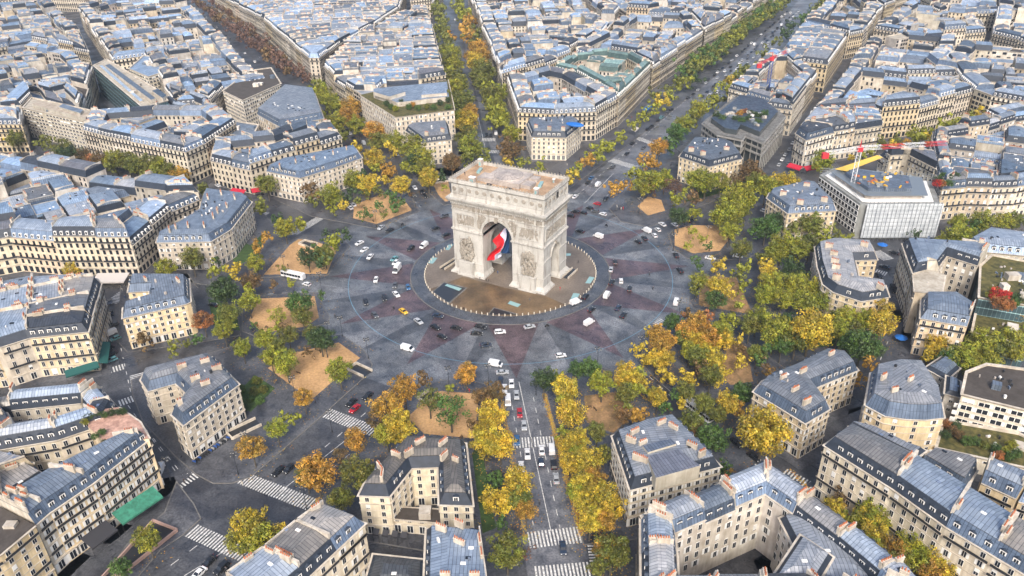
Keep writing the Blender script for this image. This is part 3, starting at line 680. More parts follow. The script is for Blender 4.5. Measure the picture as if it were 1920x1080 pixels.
block([(1366,172),(1440,102),(1480,96),(1532,140),(1487,200),(1440,194)], 19.5, 'right of the grand avenue behind the glass block', 19, 13, rt=.95, hv=2, mod=0, near=True)
block([(1470,92),(1500,114),(1552,121),(1588,70),(1515,48),(1500,52)], 21, 'of the blue-roofed palace on the grand avenue', 26, 14, rt=1.15, hv=.1, mod=0, walls=['tan'], near=None)
block([(1508,43),(1592,64),(1620,58),(1655,18),(1600,-15),(1550,0)], 21, 'right of the grand avenue beyond the palace', 21, 13, rt=1.15, walls=['pale', 'tan', 'white'])
block([(1562,-8),(1605,-22),(1660,10),(1720,-10),(1700,-60),(1600,-60)], 20, 'top right beyond the palace', 22, 12, rt=1.3, hv=3)
block([(1492,247),(1512,260),(1558,247),(1655,232),(1642,203),(1560,208),(1522,215)], 18.5, 'of the block with the red corner awning', 18, 12, rt=1.0, hv=1.2, mod=.05, near=True)
block([(1525,207),(1640,198),(1655,204),(1725,197),(1823,171),(1800,148),(1700,146),(1600,135),(1586,140),(1555,172)], 20, 'just right of the palace', 20, 13, rt=1.2, hv=1.5, mod=0, fill=.8)
block([(1588,128),(1626,78),(1690,66),(1792,75),(1788,100),(1770,120),(1795,138),(1700,141)], 19, 'right of the palace street', 20, 12, rt=1.2, hv=2.5, mod=.1)
block([(1800,145),(1828,168),(1860,180),(1925,192),(2000,175),(1960,95),(1800,84),(1774,110)], 20, 'of the long white row at the right', 22, 13, rt=1.0, hv=.5, walls=['white', 'pale'], mod=.3)
block([(1640,52),(1700,18),(1830,30),(1850,58),(1735,68)], 19, 'near the top right', 22, 12, rt=1.2, hv=3)
block([(1690,-10),(1780,-60),(1900,-30),(1900,20),(1760,20)], 19, 'at the top right', 22, 12, rt=1.3, hv=3)
block([(1862,62),(1870,15),(1990,0),(2060,60),(1970,88)], 19, 'in the top right corner', 22, 12, rt=1.2, walls=['white', 'pale'], mod=.4)
block([(1745,283),(1750,250),(1830,238),(1880,222),(1990,205),(2010,330),(1910,345),(1862,347),(1813,346),(1768,350),(1755,330)], 18.5, 'of the right edge block beyond the scaffolding', 18, 13, rt=1.15, hv=1.5, mod=0, near=True, fill=1)
block([(1650,288),(1740,283),(1752,325),(1700,298),(1668,300)], 19, 'just behind the scaffolded building', 18, 10, rt=1.1, near=True, mod=0)
block([(1845,215),(1960,190),(2060,200),(2000,225),(1880,235)], 17, 'at the right edge beyond the avenue', 20, 10, rt=1.2)
block([(-100,-90),(120,-120),(330,-60),(320,-12),(200,-5),(90,-10),(-120,10)], 18, 'at the top left horizon', 24, 12, rt=1.3, hv=3)
block([(500,-90),(800,-120),(830,-20),(810,0),(770,5),(770,-25),(720,-75)], 18, 'at the top left of the rising avenue', 24, 12, rt=1.3, hv=3)
block([(880,-40),(1000,-75),(1200,-60),(1300,-120),(1000,-160),(850,-120)], 18, 'at the top centre', 24, 12, rt=1.3, hv=3)
def visible(L, m=130):
    c = cen(L['P']); x, y, d = NDC((c[0], c[1], L['H']))
    return d > 0 and -m < x < 1920+m and -m*1.2 < y < 1080+m*1.5
LV = [L for L in LOTS if visible(L)]
LV.sort(key=lambda L: (0 if L['look'] else 1, (Vector((*cen(L['P']), L['H']))-CAM).length))
print('LOTS', len(LOTS), 'in view', len(LV))
for L in LV[:300]: build_lot(L)
FAR = {}
M = MB()
for L in LV[300:]: build_lot(L, M)
if M.f:
    o = M.build('distant_buildings', uv=True); o['kind'] = 'stuff'; o['label'] = 'dense pale stone buildings with blue-grey roofs towards the horizon'; o['category'] = 'buildings'
# ------------------------------------------------------------------ ground
C0 = Vector((.55, -.59, 0))
m = MB()
m.face([(-3500, -900, 0), (2500, -900, 0), (2500, 4500, 0), (-3500, 4500, 0)], asphalt())
struct('ground', m)
def ring(m, r0, r1, z, mt, n=96, t=(1, 1, 1), c=C0):
    for i in range(n):
        a, b = 2*math.pi*i/n, 2*math.pi*(i+1)/n
        m.face([(c.x+r0*math.cos(a), c.y+r0*math.sin(a), z), (c.x+r1*math.cos(a), c.y+r1*math.sin(a), z), (c.x+r1*math.cos(b), c.y+r1*math.sin(b), z), (c.x+r0*math.cos(b), c.y+r0*math.sin(b), z)], mt, t)
def f_cob(k):
    c = f_asphalt(k)
    return k.mul(c, k.noi(3.2, 2, 'World', .4, .6, (.72, .72, .72), (1.25, 1.25, 1.25)))
cob = mat('granite_setts', (.096, .105, .115), .4, fn=f_cob)
cobd = mat('dark_setts', (.066, .073, .082), .35, fn=f_cob)
cobl = mat('pale_setts', (.122, .130, .140), .45, fn=f_cob)
cobr = mat('red_setts', (.080, .058, .064), .4, fn=f_cob)
av = mat('avenue_sheen_asphalt', (.115, .12, .13), .3, fn=f_asphalt)  # sky reflection on the wet avenues, painted in as a paler asphalt colour
m = MB()
for P in ([(1070,365),(1190,262),(1260,207),(1400,95),(1485,15),(1510,-15),(1560,-15),(1530,20),(1429,115),(1328,204),(1203,325),(1143,392),(1100,420)], [(930,310),(905,230),(866,60),(848,-10),(858,-10),(885,60),(935,230),(962,310)], [(942,742),(980,1000),(990,1090),(1115,1090),(1092,1000),(1024,740),(1000,700)]):
    m.face([(x, y, .002) for x, y in ccw(wp(P, .002))], av)
struct('avenue', m)
m = MB(); ring(m, 44, 96, .004, cob); struct('roundabout_paving', m)
def pt(r, a, z): return (C0.x+r*math.cos(R(a)), C0.y+r*math.sin(R(a)), z)
m = MB()
for k in range(12):      # twelve-pointed star set in the paving
    a = 30*k
    m.face([pt(46, a-13, .016), pt(82, a, .016), pt(46, a+13, .016)], cobr)
    m.face([pt(46, a+2, .008), pt(90, a+15, .008), pt(46, a+15, .008)], cobl)
    m.face([pt(46, a+15, .008), pt(90, a+15, .008), pt(46, a+28, .008)], cobd)
    m.face([pt(62, a+15, .012), pt(86, a+4, .012), pt(97, a+15, .012)], cobl, (1, 1, 1))
struct('star_paving', m)
blue = mat('pale_blue_line_paint', (.12, .27, .38), .6)
m = MB(); ring(m, 72.66, 72.84, .024, blue, 144); struct('blue_road_line', m)
kerb = mat('kerb_granite', (.17, .17, .165), .75, fn=f_party)
m = MB(); ring(m, 39, 45.0, .06, mat('dark_island_ring', (.066, .074, .086), .35, fn=f_cob), 96); ring(m, 45.0, 45.4, .13, kerb)
ring(m, 38.75, 39.05, .16, kerb)
for r in (45.0, 45.4):
    for i in range(96):
        a, b = 3.75*i, 3.75*(i+1); m.face([pt(r, a, 0), pt(r, b, 0), pt(r, b, .13), pt(r, a, .13)], kerb)
struct('island_kerb_ring', m)
plz = mat('island_paving', (.165, .138, .11), .5, fn=f_ground((.62, .60, .58), (1.15, 1.12, 1.1), .06))
plb = mat('wet_brown_setts', (.115, .078, .045), .45, fn=f_ground((.55, .55, .55), (1.5, 1.45, 1.3), .09))
m = MB(); ring(m, 0, 39, .14, plz)
struct('island_paving', m)
m = MB()
seg = [pt(38.5, a, .15) for a in range(-128, -21, 4)]
m.face(seg+[(25, -13.5, .15), (6, -15, .15), (-16, -15, .15)], plb); struct('brown_setts', m)
# dark glazed ground panels
dk = mat('dark_panel', (.02, .022, .026), .3); gl = mat('pale_glass_panel', (.22, .36, .36), .25)
m = MB()
def gp(px, z, mt, m): m.face([(x, y, z) for x, y in ccw(wp(px, z))], mt)
c1 = lambda X, Y: (760+X/3, 280+Y/3)
gp([c1(150, 800), c1(215, 745), c1(350, 778), c1(245, 872)], .17, kerb, m); gp([c1(158, 801), c1(217, 751), c1(340, 780), c1(243, 863)], .175, dk, m)
gp([c1(460, 932), c1(498, 888), c1(645, 928)], .17, kerb, m); gp([c1(468, 930), c1(500, 893), c1(630, 929)], .175, dk, m)
gp([c1(575, 868), c1(590, 852), c1(650, 872), c1(632, 888)], .18, gl, m)
gp([c1(222, 766), c1(235, 757), c1(318, 782), c1(302, 796)], .18, gl, m)
for q in ([(125, 640), (150, 607), (182, 610), (155, 643)], [(225, 565), (240, 537), (272, 533), (245, 567)], [(1012, 752), (1035, 715), (1065, 720), (1040, 755)], [(928, 845), (945, 808), (982, 812), (962, 848)], [(896, 585), (930, 585), (930, 598), (900, 600)]):
    gp([c1(*p) for p in q], .18, gl, m)
struct('ground_panels', m)
for (X0, Y0, X1, Y1) in ((195, 670, 275, 620), (885, 722, 940, 672)):   # stairwells down to the underpass
    r = empty('stairwell', W(*c1(X0, Y0), .15)); a, b = W(*c1(X0, Y0), .15), W(*c1(X1, Y1), .15); e = (b-a).normalized(); nn = Vector((e.y, -e.x, 0))*2.6
    L = (b-a).length; m = MB(); ang = math.atan2(e.y, e.x)
    m.face([a+nn*.0+Vector((0, 0, .06)), a+nn+Vector((0, 0, .06)), b+nn+Vector((0, 0, .06)), b+Vector((0, 0, .06))], dk); m.build('steps', r, r.location)
    for s in (0, 1):
        m = MB(); c = (a+b)/2+nn*s; m.box((c.x, c.y, .14), (L, .3, 1.0), ang, trim()); m.build('parapet', r, r.location)
    want(r, 'narrow stone stairwell with parapets', 'sunk in the paving beside the arch', 'stairwell')
# pavements: around every block, then the squares between the avenues
pav = mat('pavement', (.072, .075, .082), .4, fn=f_asphalt)
m = MB()
for P, H in BLOCKS:
    O = inset(P, [-3.8]*len(P))
    if area(O) < area(P): continue
    m.prism(O, 0, .14, pav, t=(1, 1, 1))
struct('pavement', m)
PV = [[(800,722),(831,713),(889,715),(938,729),(945,760),(980,1000),(985,1035),(905,1040),(800,1032),(680,1012),(600,975),(587,950),(620,905),(700,815),(765,750)],
 [(1025,735),(1060,700),(1130,690),(1190,705),(1215,745),(1290,830),(1350,905),(1300,940),(1190,1010),(1095,1020)],
 [(1189,666),(1215,645),(1250,628),(1330,620),(1400,640),(1470,690),(1620,650),(1640,700),(1500,800),(1500,850),(1360,760),(1290,760),(1236,715)],
 [(1293,564),(1302,578),(1395,593),(1440,600),(1640,590),(1640,560),(1500,520),(1520,455),(1400,500),(1340,505),(1300,530)],
 [(1255,440),(1275,415),(1340,408),(1430,420),(1540,420),(1560,450),(1430,465),(1400,487),(1290,484),(1262,465)],
 [(1143,392),(1203,325),(1328,204),(1429,115),(1530,20),(1560,20),(1500,75),(1440,130),(1370,185),(1320,250),(1400,270),(1410,330),(1330,380),(1262,400),(1250,412),(1215,425),(1165,415)],
 [(1060,358),(1190,262),(1260,207),(1400,95),(1485,15),(1440,10),(1375,55),(1285,130),(1215,178),(1125,250),(1030,318),(1000,330)],
 [(775,332),(800,318),(850,312),(900,330),(850,382),(832,384),(800,357)],
 [(585,405),(705,428),(787,395),(768,368),(735,325),(690,270),(660,290),(560,345),(520,375)],
 [(486,520),(615,515),(622,500),(655,462),(640,445),(560,440),(530,440),(470,375),(400,440),(300,480),(290,520),(400,535)],
 [(455,620),(455,575),(470,555),(598,548),(605,575),(618,595),(612,605),(560,620),(485,632)],
 [(640,628),(680,655),(697,683),(690,700),(588,792),(470,893),(435,905),(400,905),(368,888),(330,855),(269,790),(250,740),(247,712),(400,660),(470,640),(560,630)],
 [(228,520),(225,580),(222,640),(240,660),(380,640),(450,628),(440,560),(370,540),(350,512)],
 [(310,960),(331,905),(362,945),(375,972),(345,1000),(300,1030),(250,1090),(190,1090),(240,1020)],
 [(885,290),(905,330),(830,330),(800,300),(870,283)], [(815,0),(850,0),(875,100),(905,285),(860,290),(835,150)], [(853,0),(872,0),(905,60),(950,200),(985,300),(945,310),(905,180)],]
m = MB()
for P in PV:
    P = ccw(wp(P, .15)); m.prism(P, 0, .15, pav)
    O = inset(P, [-.35]*len(P)); n = len(P)
    if area(O) > area(P):
        for i in range(n):
            k = (i+1) % n; m.shape([(*O[i], 0), (*O[k], 0), (*O[k], .15), (*O[i], .15)], [(0, 1, 2, 3)], kerb); m.shape([(*O[i], .15), (*O[k], .15), (*P[k], .151), (*P[i], .151)], [(0, 1, 2, 3)], kerb)
struct('pavement', m)
sandm = mat('ochre_sand', (.43, .27, .13), .95, fn=f_ground((.78, .74, .70), (1.15, 1.12, 1.08), .1))
sandb = mat('leaf_strewn_sand', (.26, .17, .09), .95, fn=f_ground((.6, .6, .5), (1.3, 1.2, 1.1), .25))
m = MB()
SD = [[(764,782),(818,733),(898,738),(893,792),(889,822),(795,813)],
 [(1095,742),(1160,735),(1195,770),(1150,812),(1100,792)], [(1345,700),(1370,640),(1400,650),(1412,715),(1370,722)], [(1313,517),(1380,520),(1412,590),(1310,572)],
 [(1265,430),(1300,422),(1350,423),(1370,445),(1350,470),(1300,475),(1265,460)], [(1195,387),(1215,368),(1240,375),(1247,395),(1215,404)], [(812,346),(840,340),(848,375),(835,378),(822,365)],
 [(662,409),(706,420),(772,394),(760,378),(718,363),(664,384)], [(494,515),(544,459),(560,448),(590,452),(632,467),(613,513)],
 [(467,600),(484,560),(590,555),(598,595),(575,612),(492,624)], [(635,642),(675,671),(587,747),(555,729),(502,690),(551,662)]]
for i, P in enumerate(SD): m.face([(x, y, .162) for x, y in ccw(wp(P, .162))], sandm if i not in (1, 2, 3) else sandb)
struct('sand_squares', m)
grass = mat('lawn', (.035, .065, .018), .95, fn=f_ground((.6, .7, .5), (1.4, 1.4, 1.2), .4))
m = MB()
for P in ([(452,730),(478,703),(516,728),(470,772),(455,765)], [(885,850),(900,830),(915,900),(930,990),(905,1000)], [(425,440),(470,460),(500,430),(485,480),(440,500)], [(1280,380),(1400,350),(1440,330),(1420,310),(1330,345)], [(1290,345),(1330,330),(1380,320),(1330,320)], [(1440,600),(1640,600),(1630,640),(1460,660)], [(390,560),(440,575),(450,620),(400,610)]):
    m.face([(x, y, .166) for x, y in ccw(wp(P, .166))], grass)
struct('lawn', m)
# road markings
pm_ = mat('road_paint', (.62, .62, .60), .7, fn=f_ground((.55, .55, .55), (1.1, 1.1, 1.1), 1.5))
ye = mat('yellow_road_paint', (.62, .50, .12), .7)
m = MB(); my = MB()
def stripe(a, b, wd, mt=pm_, mm=None, z=.012):
    e = (b-a).normalized(); nn = Vector((e.y, -e.x, 0))*(wd/2)
    (mm or m).face([(a-nn)[:2]+(z,), (a+nn)[:2]+(z,), (b+nn)[:2]+(z,), (b-nn)[:2]+(z,)][::-1], mt)
def zebra(a, b, ln=4.2, dirv=None, z=.012):
    a, b = W(*a), W(*b); e = (b-a); L = e.length; e.normalize()
    nn = Vector((e.y, -e.x, 0)) if dirv is None else dirv
    k = int(L/1.0)
    for i in range(k):
        c = a+e*(i+.5)*L/k; stripe(c-nn*ln/2, c+nn*ln/2, .5, z=z)
for a, b, l in (((454,896),(595,950),5),((604,771),(702,809),5),((358,994),(470,1045),5),((326,914),(372,885),4.5),((331,940),(333,966),5),((960,831),(1040,827),5),((989,1013),(1089,1002),6),((1002,1076),(1107,1067),5),
  ((207,568),(240,545),6),((199,697),(233,687),4),((259,700),(265,735),6),((222,757),(256,745),4),((548,440),(604,406),5),((1188,256),(1225,270),5),((1145,300),(1195,315),6),((903,262),(932,262),6),((911,284),(938,285),5),((862,141),(890,141),5),
  ((1641,471),(1667,487),6),((1641,508),(1663,514),4),((1467,886),(1517,912),5),((1378,902),(1427,876),4),((462,655),(478,672),4),((1335,395),(1360,410),4),((480,412),(500,398),4), ((1230,610),(1245,600),4), ((1113,1010),(1120,1060),4)):
    zebra(a, b, l)
def dash(a, b, on=3, off=6, wd=.22, z=.012):
    a, b = W(*a), W(*b); L = (b-a).length; e = (b-a).normalized(); s = 0
    while s < L: stripe(a+e*s, a+e*min(L, s+on), wd, z=z); s += on+off
for a, b in (((973,716),(1033,996)), ((660,816),(520,926)), ((345,1080),(426,1030)), ((1096,381),(1150,325)), ((915,300),(893,205)), ((893,205),(866,110)), ((1480,845),(1530,800))): dash(a, b, 4000, 0)
for a, b in (((1000,745),(1050,990)), ((960,760),(1000,985)), ((560,880),(690,770)), ((620,880),(720,800)), ((1130,375),(1500,10)), ((1165,360),(1515,14)), ((1075,372),(1480,18)), ((215,600),(245,735)), ((240,760),(330,885)), ((262,790),(350,900)), ((1665,640),(1640,700)), ((370,560),(600,545)), ((320,1060),(400,1000)), ((560,345),(700,425)), ((700,300),(790,390)), ((900,250),(860,60)), ((1200,690),(1340,820)), ((1530,790),(1600,745)), ((480,700),(560,640)), ((1400,395),(1290,400))): dash(a, b, 2.5, 3.5)
struct('road_markings', m)
P = [W(440+X/2.25, 600+Y/2.25) for X, Y in ((100, 640), (110, 615), (150, 590), (172, 560), (210, 545), (232, 505), (270, 490), (290, 455), (330, 430), (360, 405))]
for a, b in zip(P, P[1:]): stripe(a, b, .2, ye, my)
P = [W(440+X/2.25, 600+Y/2.25) for X, Y in ((405, 365), (430, 325), (460, 320), (475, 290), (520, 268), (525, 245), (552, 243), (560, 215))]
for a, b in zip(P, P[1:]): stripe(a, b, .2, ye, my)
struct('yellow_zigzag_line', my)
# drifts of fallen leaves along kerbs and under trees
lf = mat('fallen_leaf', (1, 1, 1), .9, tint=True)
LEAF = MB()
def leaf(x, y, z=.17, s=.22):
    a = random.random()*6.28; c, d = math.cos(a)*s, math.sin(a)*s
    t = random.choice(((.5, .27, .03), (.42, .30, .05), (.35, .15, .03), (.30, .22, .06)))
    LEAF.face([(x-c, y-d, z), (x+d, y-c, z+.01), (x+c, y+d, z+.02), (x-d, y+c, z)], lf, t)
for a, b, n in (((1020,738),(1092,1005),1500), ((938,735),(985,1010),700), ((587,950),(700,815),200), ((1120,690),(1230,760),200), ((1480,880),(1680,1080),300)):
    a, b = W(*a), W(*b); e = (b-a).normalized()
    for _ in range(n):
        p = a+(b-a)*random.random(); q = random.gauss(0, .45); leaf(p.x+e.y*q, p.y-e.x*q, .02 if abs(q) > .9 else .17)

for P in SD:
    q = ccw(wp(P, .162)); xs = [a for a, b in q]; ys = [b for a, b in q]
    for _ in range(int(area(q)*.5)):
        x, y = random.uniform(min(xs)-2, max(xs)+2), random.uniform(min(ys)-2, max(ys)+2)
        if random.random() < .35 or not inp(inset(q, [2.5]*len(q)), x, y): leaf(x, y, .18, .2)
bench = MB()
for s_ in (-1, 1): bench.box((s_*.7, 0, 0), (.1, .5, .45), 0, iron())
bench.box((0, 0, .45), (1.8, .5, .06), 0, mat('bench_wood', (.10, .06, .03), .8)); bench.box((0, .26, .6), (1.8, .05, .35), 0, mat('bench_wood')); bench = bench.mesh('bench')
for x, y in ((1010+440*0, 770), (865, 822), (900, 812), (1116, 768), (1105, 765), (600, 660), (560, 700), (520, 500), (590, 458), (700, 415), (745, 398), (1290, 428), (1330, 470), (640, 690), (500, 615)):
    if x == 1010: continue
    o = link('bench', bench, None, W(x, y, .17), random.random()*6.28); want(o, 'dark slatted bench', 'on the sandy squares', 'bench', 'park benches')
# ------------------------------------------------------------------ the triumphal arch
def f_arch(k):
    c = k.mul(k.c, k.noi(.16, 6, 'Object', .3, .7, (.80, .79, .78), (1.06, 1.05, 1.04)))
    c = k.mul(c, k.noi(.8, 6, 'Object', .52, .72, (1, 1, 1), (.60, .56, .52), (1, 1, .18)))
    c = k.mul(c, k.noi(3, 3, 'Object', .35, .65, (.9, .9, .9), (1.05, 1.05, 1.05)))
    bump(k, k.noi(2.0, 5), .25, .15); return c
ast = mat('weathered_limestone', (.47, .46, .43), .85, fn=f_arch)
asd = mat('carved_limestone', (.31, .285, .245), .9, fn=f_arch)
arch = empty('triumphal_arch', (.4, 0, 0)); tag(arch, 'monumental pale stone triumphal arch standing on the round island', 'arch')
AO = (0, 0, 0)
def bool_obj(mb, cuts, name):
    a = bpy.data.objects.new('tmp', mb.mesh('tmp')); COL.objects.link(a); rm = [a]
    for c in cuts:
        b = bpy.data.objects.new('cut', c.mesh('cut')); COL.objects.link(b); rm.append(b)
        md = a.modifiers.new('b', 'BOOLEAN'); md.operation = 'DIFFERENCE'; md.solver = 'EXACT'; md.object = b
    dg = bpy.context.evaluated_depsgraph_get(); me = bpy.data.meshes.new_from_object(a.evaluated_get(dg)); me.name = name
    for o in rm: bpy.data.objects.remove(o)
    return me
def arch_cut(w, zs, depth, ax, n=24):
    c = MB(); prof = [(-w/2, -1), (w/2, -1)]+[(w/2*math.cos(math.pi*i/n), zs+w/2*math.sin(math.pi*i/n)) for i in range(n+1)]
    N = len(prof); f = (lambda u, v, s: (u, s, v)) if ax == 'y' else (lambda u, v, s: (s, -u, v))
    c.shape([f(u, v, -depth) for u, v in prof]+[f(u, v, depth) for u, v in prof], [tuple(range(N))]+[tuple(range(2*N-1, N-1, -1))]+[(i+N, (i+1) % N+N, (i+1) % N, i) for i in range(N)], ast)
    return c
HX, HY = 22.4, 11.5
m = MB(); m.prism([(-HX, -HY), (HX, -HY), (HX, HY), (-HX, HY)], 0, 34.4, ast, bottom=True)
me = bool_obj(m, [arch_cut(14.6, 22.2, 20, 'y'), arch_cut(8.4, 14.9, 30, 'x')], 'piers_and_vaults')
link('piers_and_vaults', me, arch)
def rect_ring(m, z0, z1, p0, p1, hx=HX, hy=HY, mt=None):
    """moulding round the whole block: projection p0 at z0, p1 at z1"""
    def r(p): return [(-hx-p, -hy-p), (hx+p, -hy-p), (hx+p, hy+p), (-hx-p, hy+p)]
    a, b = r(p0), r(p1)
    m.shape([(*q, z0) for q in a]+[(*q, z1) for q in b], [(i, (i+1) % 4, 4+(i+1) % 4, 4+i) for i in range(4)]+[(3, 2, 1, 0), (4, 5, 6, 7)], mt or ast)
# attic and cornices (solid: nothing is seen through them)
m = MB(); rect_ring(m, 37.0, 38.6, .3, .1); rect_ring(m, 38.6, 43.4, -.25, -.25); rect_ring(m, 43.4, 44.0, .2, .6); m.build('attic', arch)
m = MB()
for i in range(46):
    for s in (-1, 1): m.box((-22+i*.977, s*(HY+.75), 34.5), (.45, .9, .55), 0, ast)
for i in range(24):
    for s in (-1, 1): m.box((s*(HX+.75), -11+i*.955, 34.5), (.9, .45, .55), 0, ast)
rect_ring(m, 34.4, 35.0, .2, .3); rect_ring(m, 35.0, 36.2, .9, 1.7); rect_ring(m, 36.2, 37.0, 1.7, 1.9); m.build('cornice', arch)
# parapet of the roof, with acroteria
m = MB(); T = 44.0; q = .35
for s in (-1, 1):
    m.box((0, s*(HY+q-.35), T), (2*HX+1.2, .7, 1.3), 0, ast); m.box((s*(HX+q-.35), 0, T), (.7, 2*HY-.9, 1.3), 0, ast)
m.build('parapet', arch)
m = MB()
for i in range(31):
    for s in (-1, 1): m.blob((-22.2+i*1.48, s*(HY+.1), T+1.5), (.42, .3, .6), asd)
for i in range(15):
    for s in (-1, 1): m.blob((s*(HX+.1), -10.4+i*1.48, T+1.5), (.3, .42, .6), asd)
m.build('parapet_crest', arch)
deck = mat('roof_deck_ochre', (.38, .25, .15), .8, fn=f_ground((.7, .68, .68), (1.15, 1.2, 1.25), .2))
dome = mat('roof_dome_stone', (.38, .34, .31), .75, fn=f_ground((.72, .72, .74), (1.15, 1.12, 1.1), .25))
m = MB(); m.face([(-HX, -HY, T+.06), (HX, -HY, T+.06), (HX, HY, T+.06), (-HX, HY, T+.06)], deck); m.build('roof_deck', arch)
m = MB(); m.box((0, 0, T+.07), (17, 13.5, 2.2), 0, dome); m.box((-9.6, -3, T+.07), (5, 6.5, 1.6), 0, dome); m.box((10.5, -2.5, T+.07), (5, 5.5, 1.6), 0, dome); m.box((10, 5, T+.07), (4, 4, 1.3), 0, dome); m.build('roof_platform', arch)
m = MB(); n = 40
pr = [(6.6, 2.27), (6.5, 2.6), (5.4, 2.75), (3.6, 3.0), (1.8, 3.15), (.02, 3.2)]
vs = [(r*math.cos(2*math.pi*i/n), r*math.sin(2*math.pi*i/n), T+z) for r, z in pr for i in range(n)]
m.shape(vs, [(j*n+i, j*n+(i+1) % n, (j+1)*n+(i+1) % n, (j+1)*n+i) for j in range(len(pr)-1) for i in range(n)], dome)
for r in (6.0, 4.4, 2.8):
    for i in range(n):
        a, b = 2*math.pi*i/n, 2*math.pi*(i+1)/n; z = T+3.22-.09*r
        m.face([(r*math.cos(a), r*math.sin(a), z), ((r+.12)*math.cos(a), (r+.12)*math.sin(a), z), ((r+.12)*math.cos(b), (r+.12)*math.sin(b), z), (r*math.cos(b), r*math.sin(b), z)], dk)
for k in range(16):
    a = k*math.pi/8; u = Vector((math.cos(a), math.sin(a), 0)); v = Vector((u.y, -u.x, 0))*.05
    m.face([tuple(u*2+v)[:2]+(T+3.17,), tuple(u*6.4+v)[:2]+(T+2.72,), tuple(u*6.4-v)[:2]+(T+2.72,), tuple(u*2-v)[:2]+(T+3.17,)], dk)
m.build('dome', arch)
for x, y, w_, d_, h in ((-19.5, 9.6, 1.6, 1.6, 3.0), (-13, -8.6, 2.6, 1.6, 2.2), (17.5, -8.3, 1.6, 1.6, 2.6), (18.5, 6, .8, .8, 1.6)):
    m = MB(); m.box((x, y, T+.07), (w_, d_, h), 0, dome); m.box((x, y, T+.07+h), (w_+.3, d_+.3, .3), 0, frame()); m.box((x, y-d_/2-.01, T+.3), (w_*.6, .1, h*.6), 0, gl); m.build('roof_kiosk', arch)
for x, y in ((-16.5, 3.5), (14.8, 1.0), (-5, -8.6), (5, -8.8)):
    m = MB(); m.box((x, y, T+.07), (1.4, 5.2, .9) if abs(x) > 8 else (2.2, 1.4, .6), .25 if abs(x) > 8 else 0, gl if abs(x) > 8 else dk); m.build('roof_skylight', arch)
# attic shields and pilasters, one object per bay
for s in (-1, 1):
    for i in range(12):
        x = -20.6+i*3.745; m = MB(); y = s*(HY-.25)
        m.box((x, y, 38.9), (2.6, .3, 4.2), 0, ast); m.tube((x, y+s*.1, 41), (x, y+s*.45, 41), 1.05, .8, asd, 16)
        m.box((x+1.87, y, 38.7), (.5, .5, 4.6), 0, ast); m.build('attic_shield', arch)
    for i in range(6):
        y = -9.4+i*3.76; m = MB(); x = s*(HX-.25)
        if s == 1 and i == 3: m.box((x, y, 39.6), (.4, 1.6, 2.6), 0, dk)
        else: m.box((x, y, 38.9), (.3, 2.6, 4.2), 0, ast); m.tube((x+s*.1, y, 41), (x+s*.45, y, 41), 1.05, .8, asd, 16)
        m.box((x, y+1.87, 38.7), (.5, .5, 4.6), 0, ast); m.build('attic_shield', arch)
random.seed(5)
def figures(m, u0, u1, v0, v1, n, side, d0, sz, deep=.7):
    """carved relief: crowd of small bodies on the wall plane. side: ('y',s) or ('x',s)"""
    for _ in range(n):
        u, v = random.uniform(u0, u1), random.uniform(v0, v1); h = sz*random.uniform(.7, 1.35); an = random.gauss(0, .5)
        r = Matrix.Rotation(an, 3, 'Y' if side[0] == 'y' else 'X')
        if side[0] == 'y': m.blob((u, side[1]*d0, v), (h*.32, deep*random.uniform(.5, 1), h), asd, r, 6, 4)
        else: m.blob((side[1]*d0, u, v), (deep*random.uniform(.5, 1), h*.32, h), asd, r, 6, 4)
m = MB()
for s in (-1, 1):
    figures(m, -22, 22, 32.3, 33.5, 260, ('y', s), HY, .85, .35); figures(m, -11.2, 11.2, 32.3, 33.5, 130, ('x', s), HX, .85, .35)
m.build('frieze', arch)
m = MB(); rect_ring(m, 31.1, 31.5, .1, .3); m.build('frieze_moulding', arch)
# panels in moulded frames
def panel(m, a, b, z0, z1, side, sz=1.1, n=60):
    ax, s = side; f = HY if ax == 'y' else HX; c = (a+b)/2
    for z, h in ((z0, .35), (z1-.35, .35)):
        if ax == 'y': m.box((c, s*(f+.05), z), (b-a, .5, h), 0, ast)
        else: m.box((s*(f+.05), c, z), (.5, b-a, h), 0, ast)
    for u in (a+.18, b-.18):
        if ax == 'y': m.box((u, s*(f+.05), z0+.35), (.35, .5, z1-z0-.7), 0, ast)
        else: m.box((s*(f+.05), u, z0+.35), (.5, .35, z1-z0-.7), 0, ast)
    figures(m, a+.8, b-.8, z0+1.1, z1-1.1, n, side, f, sz, .35)
for s in (-1, 1):
    for a, b in ((-20.4, -10.6), (10.6, 20.4)):
        m = MB(); panel(m, a, b, 24.0, 29.8, ('y', s)); m.build('relief_panel', arch)
    m = MB(); panel(m, -10, 10, 23.8, 29.8, ('x', s), 1.1, 120); m.build('relief_panel', arch)
# archivolts, keystones, spandrel figures
def archivolt(w, zs, ax, s, f, th=1.1):
    m = MB(); n = 26
    for i in range(n):
        a, b = math.pi*i/n, math.pi*(i+1)/n
        for r0, r1, d0, d1 in ((w/2, w/2+th, .35, .35), (w/2+th*.45, w/2+th*.6, .5, .5)):
            P = [(r0*math.cos(a), zs+r0*math.sin(a)), (r1*math.cos(a), zs+r1*math.sin(a)), (r1*math.cos(b), zs+r1*math.sin(b)), (r0*math.cos(b), zs+r0*math.sin(b))]
            g = (lambda u, v, d: (u, s*(f+d), v)) if ax == 'y' else (lambda u, v, d: (s*(f+d), u, v))
            vs = [g(u, v, -.1) for u, v in P]+[g(u, v, d0) for u, v in P]
            m.shape(vs, [(4, 5, 6, 7), (0, 1, 5, 4), (2, 3, 7, 6), (1, 2, 6, 5), (3, 0, 4, 7)], ast)
    m.build('archivolt', arch)
